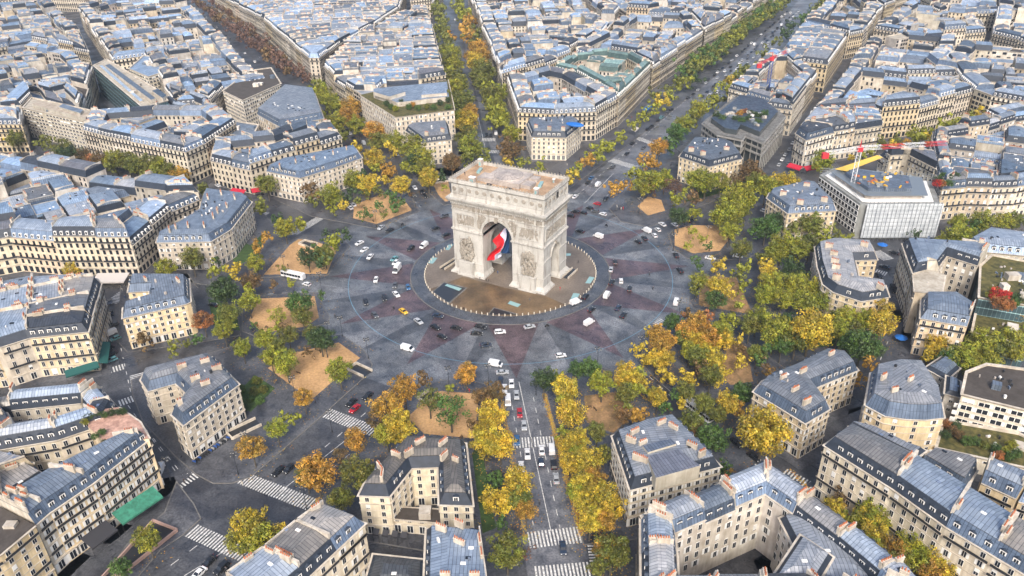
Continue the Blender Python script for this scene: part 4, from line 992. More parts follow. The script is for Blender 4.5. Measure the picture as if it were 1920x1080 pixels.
for s in (-1, 1):
    archivolt(14.6, 22.2, 'y', s, HY); archivolt(8.4, 14.9, 'x', s, HX, .8)
    m = MB(); m.box((0, s*(HY+.4), 29.0), (1.5, 1.2, 2.2), 0, asd); m.build('keystone', arch)
    m = MB(); m.box((s*(HX+.3), 0, 18.9), (.9, 1.0, 1.5), 0, asd); m.build('keystone', arch)
    m = MB()
    for sx in (-1, 1):
        for _ in range(70):
            a = random.uniform(.25, .95); r = random.uniform(8.8, 12.4); u, v = r*math.cos(a), 22.2+r*math.sin(a)
            if u > 9.6 or v > 30.6: continue
            m.blob((sx*u, s*HY, v), (.3, .35, .8), asd, Matrix.Rotation(random.gauss(.5*sx, .5), 3, 'Y'))
    m.box((-9.9, s*(HY+.1), 22.6), (.3, .3, 8.3), 0, ast); m.box((9.9, s*(HY+.1), 22.6), (.3, .3, 8.3), 0, ast); m.build('spandrel_relief', arch)
# impost cornice around each pier (broken by the openings)
m = MB()
for s in (-1, 1):
    for a, b in ((-HX, -7.3), (7.3, HX)):
        for z, p, h in ((21.2, .35, .5), (21.7, .75, .5)):
            m.box(((a+b)/2, s*(HY+p/2-.05), z), (b-a+.8, p+.1, h), 0, ast)
    for z, p, h in ((21.2, .35, .5), (21.7, .75, .5)): m.box((s*(HX+p/2-.05), 0, z), (p+.1, 2*HY+.3, h), 0, ast)
    for sx in (-1, 1): m.box((sx*(7.3-.2), 0, 21.2), (.5, 2*HY-.1, .9), 0, ast)
    for a, b in ((-HY, -4.2), (4.2, HY)):
        m.box((s*(HX+.1), (a+b)/2, 14.4), (.5, b-a-.2, .5), 0, ast); m.box((s*(HX+.1), (a+b)/2, 6.3), (.35, b-a-.2, .35), 0, ast)
    for a, b in ((-HX, -7.3), (7.3, HX)): m.box(((a+b)/2, s*(HY+.1), 6.3), (b-a-.2, .35, .35), 0, ast)
m.build('impost_cornice', arch)
# stepped bases of the four piers
for sx in (-1, 1):
    for sy in (-1, 1):
        m = MB(); x0, x1, y0, y1 = 7.3, HX, 4.2, HY
        for z0, z1, p0, p1 in ((0, .9, 1.5, 1.4), (.9, 2.4, 1.1, .12)):
            a = [(x0-p0*.7, y0-p0*.7), (x1+p0, y0-p0*.7), (x1+p0, y1+p0), (x0-p0*.7, y1+p0)]; b = [(x0-p1*.7, y0-p1*.7), (x1+p1, y0-p1*.7), (x1+p1, y1+p1), (x0-p1*.7, y1+p1)]
            vs = [(sx*x, sy*y, z0) for x, y in a]+[(sx*x, sy*y, z1) for x, y in b]
            f = [(i, (i+1) % 4, 4+(i+1) % 4, 4+i) for i in range(4)]+[(4, 5, 6, 7)]
            m.shape(vs, f if sx*sy > 0 else [q[::-1] for q in f], ast)
        m.build('pier_base', arch)
        m = MB(); m.box((sx*15.4, sy*(HY+.9), 0), (8.6, 3.0, 1.0), 0, ast); m.box((sx*15.4, sy*(HY+.8), 1.0), (7.4, 2.2, 5.8), 0, ast); m.box((sx*15.4, sy*(HY+.8), 6.8), (7.9, 2.6, .5), 0, ast); m.build('statue_pedestal', arch)
        m = MB(); g = sx*15.4
        for _ in range(120):
            v = random.uniform(7.6, 18.2); hw = 3.3*math.sqrt(max(.05, 1-((v-12.2)/7.4)**2)); u = random.uniform(-hw, hw)
            m.blob((g+u, sy*(HY+.35+random.random()*.6), v), (random.uniform(.3, .6), random.uniform(.4, .8), random.uniform(.8, 1.5)), asd, Matrix.Rotation(random.gauss(0, .6), 3, 'Y'), 7, 5)
        for sw in (-1, 1):
            m.blob((g+sw*1.4, sy*(HY+.8), 16.8), (.5, .4, 2.0), asd, Matrix.Rotation(sw*.9, 3, 'Y'), 7, 5)
        m.blob((g, sy*(HY+1.3), 16.6), (.6, .6, 1.5), asd); m.blob((g, sy*(HY+1.4), 18.4), (.42, .42, .5), asd, None, 8, 6)
        m.build('sculpture_group', arch, smooth=True)
# vault coffers
m = MB()
for k in range(1, 9):
    a = math.pi*k/9
    for y in range(-4, 5):
        r = 7.25; u, v = r*math.cos(a), 22.2+r*math.sin(a)
        m.blob((u, y*2.5, v), (.45, .45, .45), asd, None, 6, 3)
    m2 = [(7.25*math.cos(a-.05), 22.2+7.25*math.sin(a-.05)), (7.25*math.cos(a+.05), 22.2+7.25*math.sin(a+.05))]
m.build('vault_rosettes', arch)
# the flag
fr_ = mat('flag_red', (.62, .012, .02), .6); fw_ = mat('flag_white', (.62, .64, .78), .7); fb_ = mat('flag_blue', (.012, .045, .13), .6)
ROWS = [[(925,60),(930,57),(945,56),(990,72)],[(845,150),(872,148),(958,140),(992,150)],[(775,215),(915,205),(950,215),(995,215)],[(772,245),(925,255),(935,262),(996,262)],[(825,312),(905,318),(916,326),(997,322)],
 [(800,350),(880,352),(890,372),(998,372)],[(735,405),(870,385),(885,405),(996,408)],[(700,455),(800,430),(886,425),(888,424)],[(685,505),(795,498),(885,450),(886,450)]]
def onp(X, Y, yy):
    x, y = 820+X/7.385, 420+Y/7.385; d = FW+RT*((x-960)/FPX)-UP*((y-540)/FPX); t = (yy-CY)/d.y; return CAM+d*t
m = MB(); G = []
for r, row_ in enumerate(ROWS):
    f = r/8; pts = []
    for k in range(3):
        a, b = row_[k], row_[k+1]
        for q in range(6 if k < 2 else 7):
            u = (k+q/6)/3; s_ = q/6; pts.append(onp(a[0]+(b[0]-a[0])*s_, a[1]+(b[1]-a[1])*s_, -3.0-(1-u)*6.5*min(1, f*2.2)+.9*math.sin(u*14+f*7)*min(1, f*4)))
    G.append(pts)
sub_ = 4; H_ = []
for r in range(len(G)-1):
    for q in range(sub_):
        t = q/sub_; P0, P1, P2, P3 = G[max(0, r-1)], G[r], G[r+1], G[min(len(G)-1, r+2)]
        H_.append([(.5*((2*p1)+(p2-p0)*t+(2*p0-5*p1+4*p2-p3)*t*t+(3*p1-p0-3*p2+p3)*t*t*t)) for p0, p1, p2, p3 in zip(P0, P1, P2, P3)])
H_.append(G[-1])
for r in range(len(H_)-1):
    for q in range(18):
        if q >= 12 and r >= 6*sub_: continue
        m.face([H_[r][q], H_[r+1][q], H_[r+1][q+1], H_[r][q+1]], fr_ if q < 6 else fw_ if q < 12 else fb_)
fl = m.build('flag', smooth=True, loc=(0, 0, 0)); tag(fl, 'huge red, white and blue flag billowing under the arch vault', 'flag')
# bollards round the island
random.seed(12)
post = mat('bollard_stone', (.52, .47, .38), .8)
b = MB(); b.tube((0, 0, 0), (0, 0, .85), .24, .2, post, 8); b.blob((0, 0, .92), (.24, .24, .22), post, None, 8, 4); bme = b.mesh('bollard')
ch = MB()
for k in range(100):
    a = 360*k/100; p = Vector(pt(38.85, a, .16)); o = link('bollard', bme, None, p, 0)
    x, y, d = NDC(p)
    tag(o, 'squat pale stone bollard in the ring of identical bollards around the arch island', 'bollard', 'ring of bollards round the island')
# ------------------------------------------------------------------ trees
random.seed(21)
leafm = mat('autumn_leaves', (1, 1, 1), .6, fn=f_leaf, objcol=True)
def f_bark(k): return k.mul(k.c, k.noi(2, 4, 'Object', .35, .65, (.6, .6, .6), (1.3, 1.3, 1.3)))
bark = mat('plane_tree_bark', (.085, .072, .055), .9, fn=f_bark)
def crown_mesh(seed, n, dens=1.0, sq=.85, s0=.075):
    rnd = random.Random(seed); m = MB(); vs, fs, var = [], [], []
    cl = []
    for _ in range(int(44*dens)+8):
        while True:
            p = Vector((rnd.uniform(-1, 1), rnd.uniform(-1, 1), rnd.uniform(-1, 1)))
            if .45 < p.length < 1 and p.z > -.8: break
        p = p*rnd.uniform(.62, 1.0); cl.append((p, rnd.uniform(.13, .30), rnd.uniform(.5, 1.4)))
    per = n//len(cl)
    for c, r, v in cl:
        for _ in range(per):
            d = Vector((rnd.gauss(0, 1), rnd.gauss(0, 1), rnd.gauss(0, 1))).normalized(); q = c+d*r*rnd.uniform(.55, 1.08)
            q.z *= sq
            nr = (d+Vector((rnd.gauss(0, .5), rnd.gauss(0, .5), rnd.gauss(0, .5)+.35))).normalized()
            t = nr.cross(Vector((rnd.gauss(0, 1), rnd.gauss(0, 1), rnd.gauss(0, 1)))).normalized(); b = nr.cross(t); s = s0*rnd.uniform(.6, 1.35)
            i = len(vs); vs += [q-t*s, q-b*s*.8, q+t*s, q+b*s*.8]; fs.append((i, i+1, i+2, i+3))
            k = v*rnd.uniform(.75, 1.25); g = rnd.uniform(-.12, .12); var.append((k*(1+g), k, k*(1-g), 1))
    me = bpy.data.meshes.new('crown'); me.from_pydata([tuple(v) for v in vs], [], fs); me.materials.append(leafm)
    a = me.attributes.new('var', 'FLOAT_COLOR', 'FACE'); a.data.foreach_set('color', [c for v in var for c in v]); return me
def trunk_mesh(seed):
    """unit: crown centre at height 1"""
    rnd = random.Random(seed); m = MB()
    m.tube((0, 0, 0), (.01, .01, .55), .045, .032, bark, 7, caps=False)
    for k in range(6):
        a = k*1.05+rnd.random(); h = rnd.uniform(.42, .6); q = Vector((.26*math.cos(a), .26*math.sin(a), h+rnd.uniform(.3, .5)))
        s = Vector((.01, .01, h)); mid = (s+q)/2+Vector((.05*math.cos(a), .05*math.sin(a), -.02))
        m.tube(s, mid, .022, .015, bark, 5, caps=False); m.tube(mid, q, .015, .006, bark, 4, caps=False)
        for j in range(3):
            b = a+rnd.uniform(-.9, .9); m.tube(mid+(q-mid)*rnd.random(), q+Vector((.14*math.cos(b), .14*math.sin(b), rnd.uniform(0, .2))), .008, .003, bark, 3, caps=False)
    return m.mesh('trunk')
CRN = [crown_mesh(s, 4000, 1.5, .95, .046) for s in range(5)]
CRT = [crown_mesh(s+20, 1300, .8, .95, .048) for s in range(3)]
CRB = [crown_mesh(s+40, 7500, 2.6, .95, .04) for s in range(3)]
TRK = [trunk_mesh(s) for s in range(4)]
TC = dict(y=(.37, .275, .022), o=(.33, .185, .025), g=(.050, .10, .016), yg=(.19, .20, .014), ol=(.115, .125, .016), dg=(.030, .058, .013), br=(.13, .08, .028), ro=(.24, .095, .028), red=(.36, .02, .015), tb=(.12, .065, .042))
TN = dict(y='golden yellow', o='orange-gold', g='green', yg='yellow-green', ol='olive', dg='dark green', br='brown thinning', ro='rust-orange', red='crimson', tb='bare brownish')
TREES = []
def tree(x, y, r, c, zone, z=None, thin=False, world=None, base=0, big=False, kind='plane_tree'):
    if 'wood right' in zone: c = 'y' if c in ('ol', 'yg') and random.random() < .5 else c; r *= 1.08
    if 'grand avenue' in zone: r *= 1.05
    if 'left of the tree-lined' in zone: r *= 1.12
    d = 430
    for _ in range(3):
        rm = max(1.3, min(8.5, (1.12 if 'bottom' in zone else 1.06 if 'sandy' in zone or zone.startswith('left of the roundabout') else 1.24)*r*d/FPX)) if world is None else r
        zc = (4.2+rm*.95 if rm > 2.2 else 2.2+rm) + base
        if kind != 'plane_tree': zc = base+rm*.9
        p = W(x, y, zc) if world is None else Vector((*world, zc)); d = NDC(p)[2]
    TREES.append((p, rm, zc, c, zone, thin, base, big, kind))
def grp(ox, oy, s, zone, txt, **kw):
    for it in txt.split(';'):
        it = it.strip()
        if not it: continue
        X, Y, r, c = it.split(','); c = c.strip(); th = c.endswith('-')
        tree(ox+float(X)/s, oy+float(Y)/s, float(r)/s, c.rstrip('-'), zone, thin=th, **kw)
grp(440, 600, 2.25, 'left of the tree-lined avenue at the bottom', '715,285,52,o;800,245,33,br-;640,360,58,o;690,450,70,y;640,475,45,yg;510,505,42,o;345,640,75,o;300,655,40,ol;445,570,36,br-;520,640,66,ol;590,420,40,br-;445,745,46,ol;975,225,43,o;820,330,50,ol-;910,370,68,g-;1045,320,40,br;1100,300,40,br;1080,400,55,y;1055,455,45,y;1120,520,55,y;1055,520,60,y;1200,690,62,y;1110,760,55,y;1190,760,50,ol;1095,660,30,g;1120,860,28,g;1100,695,26,g;1230,800,42,o;1150,970,70,ol;1225,990,25,tb-;1000,440,26,br-;905,285,22,yg-')
grp(440, 600, 2.25, 'right of the tree-lined avenue at the bottom', '1305,250,50,dg;1360,240,33,yg;1400,290,58,y;1420,395,60,y;1380,330,35,yg;1445,205,38,g;1500,200,45,g;1550,260,55,yg;1380,470,30,yg;1450,500,50,y;1490,590,62,y;1420,600,48,y;1530,470,45,ol;1560,560,38,ol;1470,690,58,y;1540,740,68,y;1590,790,60,y;1500,840,62,y;1560,850,50,o;1440,720,42,yg;1590,980,72,ol;1560,970,50,o;1530,1040,40,ol;1640,400,38,br;1520,660,45,o;1450,560,40,yg;1400,520,38,y;1480,760,50,y')
grp(440, 600, 2.25, 'around the sandy square at the lower left', '150,150,45,yg;215,180,58,yg;380,80,48,dg;130,75,45,yg;30,120,35,yg;440,210,56,yg;290,325,42,o;230,410,38,yg;175,455,45,yg;70,535,58,o;225,60,40,ol;300,130,26,br-;330,55,40,ol;190,30,30,yg')
grp(440, 600, 2.25, 'at the bottom left intersection', '60,860,80,y;115,940,85,yg;190,920,62,y;20,930,55,yg;150,1000,50,ol')
grp(180, 760, 3.375, 'along the lower left avenue', '320,840,75,yg;155,1020,62,g')
grp(0, 300, 3, 'left of the roundabout', '1500,135,60,ol;1760,190,50,br;1860,200,70,yg;1470,270,52,ol;1600,380,55,yg;1675,355,48,yg;1490,430,42,o;1440,490,42,o;1440,575,58,yg;1305,620,52,y;1210,620,48,yg;1075,550,72,ol;935,600,58,yg;1210,565,30,dg;400,630,58,y;1140,900,58,ro;1255,950,60,yg;1395,790,62,yg;1400,725,40,yg;1410,680,56,br;1555,870,60,yg-;1680,800,80,g;1700,870,60,ol;1540,700,30,br-;1610,960,48,br;1480,1000,58,yg;1800,1000,70,dg;1360,1050,56,yg;1560,1060,56,ol;1730,540,56,dg;1820,560,48,ol;1880,460,48,yg;1595,610,24,ol-;1560,330,42,dg;1140,170,48,ol;985,1060,40,yg;1110,1010,38,g;1050,1030,30,ol;790,1000,50,br-;1800,760,28,g;1640,690,30,yg-;1790,500,40,g;1430,930,24,g')
grp(0, 300, 3, 'left of the roundabout near the notched mansion', '1255,730,84,dg;1285,860,66,ol', big=True)
grp(560, 280, 4.8, 'on the sandy square behind the arch at the left', '670,60,75,y;690,140,60,yg;805,190,62,o;110,360,70,br;130,460,60,ol;285,350,70,yg;280,470,62,yg;400,510,58,y;470,290,62,yg;590,225,55,dg;450,400,75,dg;650,280,58,y;560,330,66,ol;775,265,50,y;920,310,72,y;530,460,42,ol;700,500,56,g-;620,400,46,ol;710,380,46,ol;610,570,48,g-;560,590,38,g-;830,430,66,g-;840,530,56,g-;920,470,56,g-;770,590,38,ol-;1000,400,30,br-;310,820,70,yg;240,770,48,dg;420,770,58,dg;230,930,84,ol;200,1000,74,dg;110,970,50,yg;20,670,42,y;510,90,50,yg;320,540,40,yg;530,250,40,dg')
grp(560, 280, 4.8, 'just left of the arch roof', '1160,250,76,y;1060,80,90,dg;1120,120,70,yg;970,150,42,yg;1380,110,76,br;1070,190,42,yg;1320,340,32,yg;1290,240,50,dg')
grp(640, 0, 3, 'in the left row of the avenue rising to the top', '540,50,45,ol;560,90,45,ol;555,140,45,ol;570,175,45,ol;580,220,48,ol;610,195,40,o;600,270,50,ol;620,300,45,yg;620,340,48,ol;640,350,45,yg;630,430,50,ol;670,470,45,ol;640,490,50,yg;690,560,52,ol;650,590,50,ol;720,640,50,o;700,680,55,y;660,660,45,yg;700,760,58,ol;730,830,60,yg;790,860,42,ol;700,890,40,ol;640,560,40,ol;610,400,35,yg')
grp(640, 0, 3, 'in the right row of the avenue rising to the top', '660,15,40,yg;680,60,45,yg;700,90,45,yg;720,120,55,o;700,150,45,o;740,180,45,ol;710,200,45,o;750,230,45,ol;770,270,58,o;740,300,45,o;790,310,48,o;750,345,45,y;790,380,52,ol;770,420,45,ol;820,400,48,ol;800,470,50,ol;840,490,42,yg;850,540,58,ol;890,520,45,yg;870,600,55,yg;850,640,40,yg;900,660,45,yg;880,690,40,yg;960,750,52,yg;1020,910,30,yg;940,910,28,y;1110,930,35,yg;930,800,40,br;960,840,48,br;930,870,35,br')
grp(640, 0, 3, 'along the boulevard left of the rooftop garden', '50,600,55,o;40,650,50,o;90,700,45,yg;190,740,62,o;200,790,50,ol;300,790,50,yg;280,840,40,y;400,820,65,yg;450,880,60,yg;460,930,45,ol;180,890,52,y;100,840,40,y;20,760,35,ol;330,1040,50,y;260,960,42,o;150,1030,52,y;60,1010,50,yg;490,1000,48,y;620,915,46,br;370,940,30,yg')
grp(0, 0, 3, 'at the lower end of the brown-treed boulevard', '1780,500,60,yg;1830,540,55,yg;1870,580,50,yg;1800,640,42,yg;1880,690,58,yg;1910,610,40,yg;1740,560,35,ol')
grp(0, 0, 3, 'along the avenue at the far left', '250,800,42,ol;350,830,50,ol;390,870,55,dg;470,880,45,br;560,900,45,br;640,890,50,yg;710,900,50,ol;760,930,50,ol;840,930,58,ol;900,950,58,yg;950,970,50,ol;1005,985,48,o;20,760,40,y;90,780,45,ol;510,900,40,ro;610,930,40,ol;820,980,40,ol;880,990,42,ol')
grp(0, 0, 3, 'in a courtyard beside the striped modern block', '1150,530,45,o;1215,530,48,dg;1160,570,40,ol;1470,790,25,dg')
grp(1040, 0, 2.571, 'in the left row of the grand avenue', '70,850,35,y;105,815,30,yg;140,790,28,o;170,765,28,o;200,740,36,yg;230,715,30,yg;260,690,30,yg;315,655,26,yg;380,600,22,yg;415,575,24,yg;450,550,24,yg;490,520,26,yg;525,490,32,y;565,470,25,yg;630,395,30,yg;540,430,28,ol;490,460,26,ol;670,380,28,dg;600,390,30,ol')
grp(1040, 0, 2.571, 'in the right row of the grand avenue', '275,905,25,o;310,905,30,o;345,890,25,o;375,840,28,yg;410,825,32,yg;440,775,34,o;480,765,34,o;500,710,38,o;560,690,35,g;590,640,42,g;620,600,40,yg;650,580,35,ol;690,530,40,yg;720,520,30,yg;755,490,34,yg;790,480,30,ol;820,430,32,yg;850,395,36,y;880,370,34,ol;910,350,36,ol;940,325,30,ol;1010,260,30,ol;1065,200,22,ol;1110,150,28,dg;1145,130,24,dg')
grp(1040, 0, 2.571, 'on the squares right of the grand avenue', '430,890,42,yg;480,870,45,yg;530,860,38,yg;600,965,35,yg;460,900,30,br-;570,895,40,tb;600,1040,42,dg;670,1030,30,yg;690,860,48,yg;730,870,52,yg;800,870,40,yg;880,870,40,br-;940,830,52,br;960,880,40,ol;1020,900,48,yg;1060,910,40,yg;1120,880,48,y;1080,870,35,y;900,950,75,yg;860,990,55,yg;830,1030,60,yg;670,960,30,br-')
grp(1280, 0, 3, 'along the far avenue behind the red and white crane', '790,895,55,yg;760,930,35,yg;950,890,20,y;1060,850,28,yg;1010,880,25,yg;1210,785,30,ol;1290,750,35,yg;1330,780,40,yg;1370,745,42,yg;1400,780,35,y;1480,700,42,yg;1540,695,35,yg;1580,680,35,yg;1620,660,40,yg;1680,635,40,y;1720,650,30,ol;1620,915,38,o;1120,800,30,ol;1180,810,25,y;1250,805,26,o')
grp(1280, 300, 3, 'around the sandy square at the right', '300,225,80,yg;340,260,60,yg;220,310,70,yg;265,400,56,yg;300,340,50,ol;470,370,75,g;520,340,55,dg;420,400,50,g;620,385,50,ol;720,350,68,ol;760,400,45,ol;330,500,58,ol;560,480,78,yg;640,500,75,yg;520,520,60,yg;720,470,62,ol;800,440,52,yg;860,400,40,ol;920,440,42,yg;620,620,62,dg;670,650,45,dg;590,590,48,dg;470,590,50,y;450,540,45,ol;80,300,26,yg;60,400,30,yg-;100,440,30,yg-;30,480,28,yg-;140,480,26,g-;10,180,30,yg;210,600,52,y;80,580,38,g-;90,680,56,yg;70,720,40,ol-;200,700,62,y;190,780,62,g;260,750,40,y;350,600,52,yg-;330,650,40,ol-;340,710,42,yg-;320,810,38,yg-;500,690,70,yg;460,760,60,yg;560,770,68,yg;640,700,72,yg;690,790,70,yg;760,720,66,yg;800,790,62,yg;740,840,50,ol;480,640,60,y;550,690,50,ol;840,740,40,yg;120,860,40,br-;60,900,38,ro-')
grp(1280, 300, 3, 'in the dense clump at the right', '520,960,85,yg;420,880,65,yg;380,930,55,ol;590,900,50,g;910,890,62,yg;880,950,55,yg;960,950,50,ol;1090,840,70,y;1120,920,68,y;1040,900,60,yg;1010,1040,80,g;940,1030,55,g;1080,1060,50,g;265,900,44,yg;220,980,52,yg;30,960,60,o;90,960,60,o;150,1000,60,o;640,1010,60,ol;560,1040,50,g;860,880,42,ol')
grp(1280, 300, 3, 'in the dense clump at the right, round and tall', '720,950,112,y', big=True)
grp(1280, 300, 3, 'at the foot of the scaffolded building', '1550,430,68,yg;1480,450,48,yg;1600,420,48,yg;1550,350,48,yg;1680,340,55,yg;1640,370,40,g;1800,340,48,yg;1870,340,45,ol;1315,415,26,dg')
grp(1160, 560, 4.8, 'in the wood right of the roundabout', '350,330,80,o;430,380,75,o;370,450,75,o;270,300,42,y;340,540,75,y;430,530,70,yg;250,520,45,y;700,230,80,o;770,300,80,o;640,300,70,o;700,380,75,y;580,350,66,ol;920,290,75,yg;950,370,70,yg;880,370,60,ol;1000,200,60,yg;640,470,70,yg;720,520,80,ol;800,470,70,y;860,560,75,y;930,620,65,y;830,690,85,ol;740,640,60,br-;900,720,55,ol;620,680,55,y;640,740,48,y;430,670,60,yg;490,720,55,ol;600,830,75,ol;520,860,50,g;350,880,75,yg;300,850,50,yg;400,960,55,g;470,210,66,g;540,200,45,g;600,140,48,br-;800,170,60,ro-;740,150,45,o-;180,430,55,yg-;230,560,40,y-;1095,560,56,yg;1080,380,52,ol;1100,440,40,br;950,920,60,o;1020,970,60,o;1000,870,40,y;1110,830,60,g;1150,880,60,g;780,920,66,ol;740,960,45,ol;1250,480,70,ol;1290,540,60,g;1310,440,55,g;1330,620,50,br;1380,690,45,o-;800,1000,50,ol;560,950,50,ol')
grp(1160, 560, 4.8, 'above the square shuttered mansion', '60,640,80,y;130,720,85,y;30,740,80,y;180,660,60,yg;60,850,85,ol;170,820,70,yg;200,1030,66,o;60,1000,70,ol;130,1060,60,o;240,760,40,y')
grp(1280, 620, 3, 'around the mansions at the lower right', '170,600,78,g;40,510,60,ol;80,560,45,br;250,410,62,y;200,470,45,ol;340,345,58,g;120,410,48,ol;300,440,40,o;1050,170,42,o;1000,270,38,o;1080,1000,75,yg;1030,1040,60,y;1150,1030,60,yg;850,990,50,y;880,1040,45,ol;230,770,38,g;270,800,25,o;890,940,40,br-;1110,960,50,yg')
grp(1280, 620, 3, 'on the corner beside the Z-shaped mansion', '460,560,140,y', big=True)
grp(1280, 620, 3, 'in the garden above the ornate corner building', '1560,150,80,yg;1490,170,60,g;1620,190,60,yg;1680,140,75,yg;1720,180,55,yg;1700,60,65,yg;1650,60,50,ol;1780,90,60,ol;1850,60,70,yg;1870,120,50,yg;1430,50,55,y;1420,110,45,y;1390,150,38,y;1500,230,35,dg;1890,20,50,yg')
grp(1140, 740, 2.4615, 'in front of the long row at the lower right', '1190,580,60,yg;1240,540,55,yg;1290,570,60,yg;1230,620,60,y;1330,600,40,yg;1040,550,45,y;1080,580,38,yg;1200,690,52,yg;1240,700,40,y;1320,720,55,o;1330,780,45,ol;1400,700,58,yg;1470,680,55,yg;1430,760,55,yg;1520,750,60,y;1560,800,52,y;1500,820,50,o;1650,825,38,y;1070,480,40,br-;40,720,46,y;20,690,40,ol;70,690,35,ol')
# small trees of the roof gardens
for x, y, r, c, b in ((1770,760,13,'red',17.2),(1812,775,13,'red',17.2),(1790,800,14,'ro',17.2),(1835,812,12,'ro',17.2),(1895,860,11,'o',10.2),(1800,762,9,'g',17.2),(1750,750,12,'yg',17.2),(1850,790,12,'g',17.2),(1880,780,11,'dg',17.2),(1870,830,10,'yg',10.2)):
    tree(1280+(x-0)/3 if x > 1920 else 1280+x/3, 300+y/3, r, c, 'on the roof gardens at the right edge', base=b, kind='roof_shrub')
for x, y, c in ((1350,640,'o'),(1380,630,'ro'),(1410,640,'dg'),(1440,650,'dg'),(1470,655,'dg'),(1330,670,'dg'),(1400,670,'dg'),(1450,685,'g'),(1220,650,'dg'),(1250,665,'g'),(1490,640,'g'),(1360,680,'g')): tree(1280+(x-1030+10)/3 if False else 1280+(x-1030)/3, y/3, 7, c, 'on the roof of the glass and concrete block', base=19.6, kind='roof_shrub')
for x, y, c in ((1440,110,'dg'),(1470,90,'g'),(1500,100,'dg'),(1530,85,'dg'),(1430,130,'red'),(1500,130,'g'),(1545,95,'dg'),(1460,130,'ro')): tree(1280+x/3, 300+y/3, 7, c, 'on the roof garden of the right edge block', base=19.2, kind='roof_shrub')
for x, y, c in ((255,580,'dg'),(335,575,'dg'),(280,600,'g'),(380,600,'g'),(430,605,'g'),(480,600,'ol'),(555,575,'dg'),(600,560,'dg'),(520,600,'g'),(600,600,'g'),(400,590,'o'),(600,520,'yg'),(305,610,'yg')): tree(640+x/3, y/3, 5.5, c, 'on the rooftop garden beside the rising avenue', base=19.7, kind='roof_shrub')
for x, y, c in ((358,430,'yg'),(380,405,'dg'),(410,395,'dg'),(400,490,'g'),(430,470,'g'),(440,520,'dg'),(485,508,'dg'),(510,505,'dg'),(535,500,'dg'),(560,495,'dg'),(578,480,'dg'),(470,390,'dg'),(500,388,'dg'),(520,385,'dg'),(440,400,'g'),(360,410,'dg')): tree(x/2.25, 600+y/2.25, 5.5, c, 'on the pink roof terrace at the left', base=20.2, kind='roof_shrub')
for x, y, c in ((1480,520,'ro'),(1520,560,'br'),(1560,590,'br'),(1600,620,'g'),(1650,620,'g'),(1700,640,'ol'),(1760,660,'g'),(1820,680,'yg'),(1850,640,'yg'),(1880,690,'g'),(1540,530,'dg'),(1480,580,'dg'),(1780,700,'ro'),(1840,710,'g')): tree(1280+x/3, 620+y/3, 9, c, 'on the low planted roof at the right', base=6.2, kind='roof_shrub')
for x, y in ((30, 290), (90, 255), (60, 330), (80, 300), (40, 370), (120, 290), (105, 340)): tree(440+x/2.25, 600+y/2.25, 8, random.choice(['dg', 'g', 'ol']), 'in the hedged garden beside the U-shaped mansion', kind='round_bush')
# far rows
def row(a, b, n, r, cs, zone, jit=1.0):
    a, b = W(*a), W(*b)
    for i in range(n):
        p = a+(b-a)*((i+.5)/n); tree(0, 0, r*random.uniform(.85, 1.15), random.choice(cs), zone, world=(p.x+random.gauss(0, jit), p.y+random.gauss(0, jit)))
row((548,158),(352,2),30,5.4,['tb','tb','br'],'along the brown-treed boulevard'); row((585,170),(385,2),28,5.2,['tb','br','tb'],'along the brown-treed boulevard')
row((1293,156),(1478,10),42,5.4,['ol','ol','g','yg'],'far along the left side of the grand avenue'); row((1270,160),(1445,20),34,5.0,['ol','g','ol'],'far along the left side of the grand avenue')
row((1500,60),(1560,4),9,6,['ol','ol','g'],'far along the right side of the grand avenue')
row((815,40),(810,0),4,5,['ol','br'],'at the far end of the rising avenue'); row((868,25),(850,-5),4,5,['yg','ol'],'at the far end of the rising avenue')
row((330,20),(345,-10),3,4,['tb'],'along the brown-treed boulevard'); row((1020,20),(1060,18),4,6,['ro','br','dg'],'in the distant garden near the top')
TREES.sort(key=lambda t: -t[1]/NDC(t[0])[2])
print('TREES', len(TREES))
pt_count = 0; nsh = 0
FARV = None
allt = [t for t in TREES if -60 < NDC(t[0])[0] < 1980 and -60 < NDC(t[0])[1] < 1140]
pl = [t for t in allt if t[8] == 'plane_tree']; sh = [t for t in allt if t[8] != 'plane_tree']
def put_tree(t, i, parented=True):
    p, rm, zc, c, zone, thin, base, big, kind = t
    rnd = random.Random(i*7+3)
    col = TC[c]; j = rnd.uniform(.82, 1.15); col = (col[0]*j*rnd.uniform(.93, 1.07), col[1]*j, col[2]*j)
    e = empty(kind, (p.x, p.y, base+.02), rnd.random()*6.28)
    cm = rnd.choice(CRT) if (thin or c == 'tb') else rnd.choice(CRB) if big else rnd.choice(CRN)
    link('crown', cm, e, (0, 0, zc-base), 0, (rm*rnd.uniform(.95, 1.1), rm*rnd.uniform(.95, 1.1), rm*rnd.uniform(.9, 1.1)), col)
    h = zc-base; link('trunk', rnd.choice(TRK), e, (0, 0, 0), 0, (rm*1.35, rm*1.35, h*1.0) if kind == 'plane_tree' else (rm, rm, h))
    nm = {'plane_tree': 'plane tree', 'roof_shrub': 'roof garden shrub', 'round_bush': 'clipped bush'}[kind]
    want(e, f'{TN[c]} {nm}', zone, 'tree' if kind == 'plane_tree' else 'shrub', 'autumn plane trees' if kind == 'plane_tree' else 'planted shrubs')
    if kind == 'plane_tree' and NDC(p)[2] < 520 and c in ('y', 'o', 'yg'):
        for _ in range(int(26*(2 if c == 'y' else 1))):
            a = rnd.random()*6.28; q = rm*1.5*math.sqrt(rnd.random()); leaf(p.x+q*math.cos(a), p.y+q*math.sin(a), .18, .2)
for i, t in enumerate(pl[:300]): put_tree(t, i)
for i, t in enumerate(sh): put_tree(t, i+1000)
rest = pl[300:]
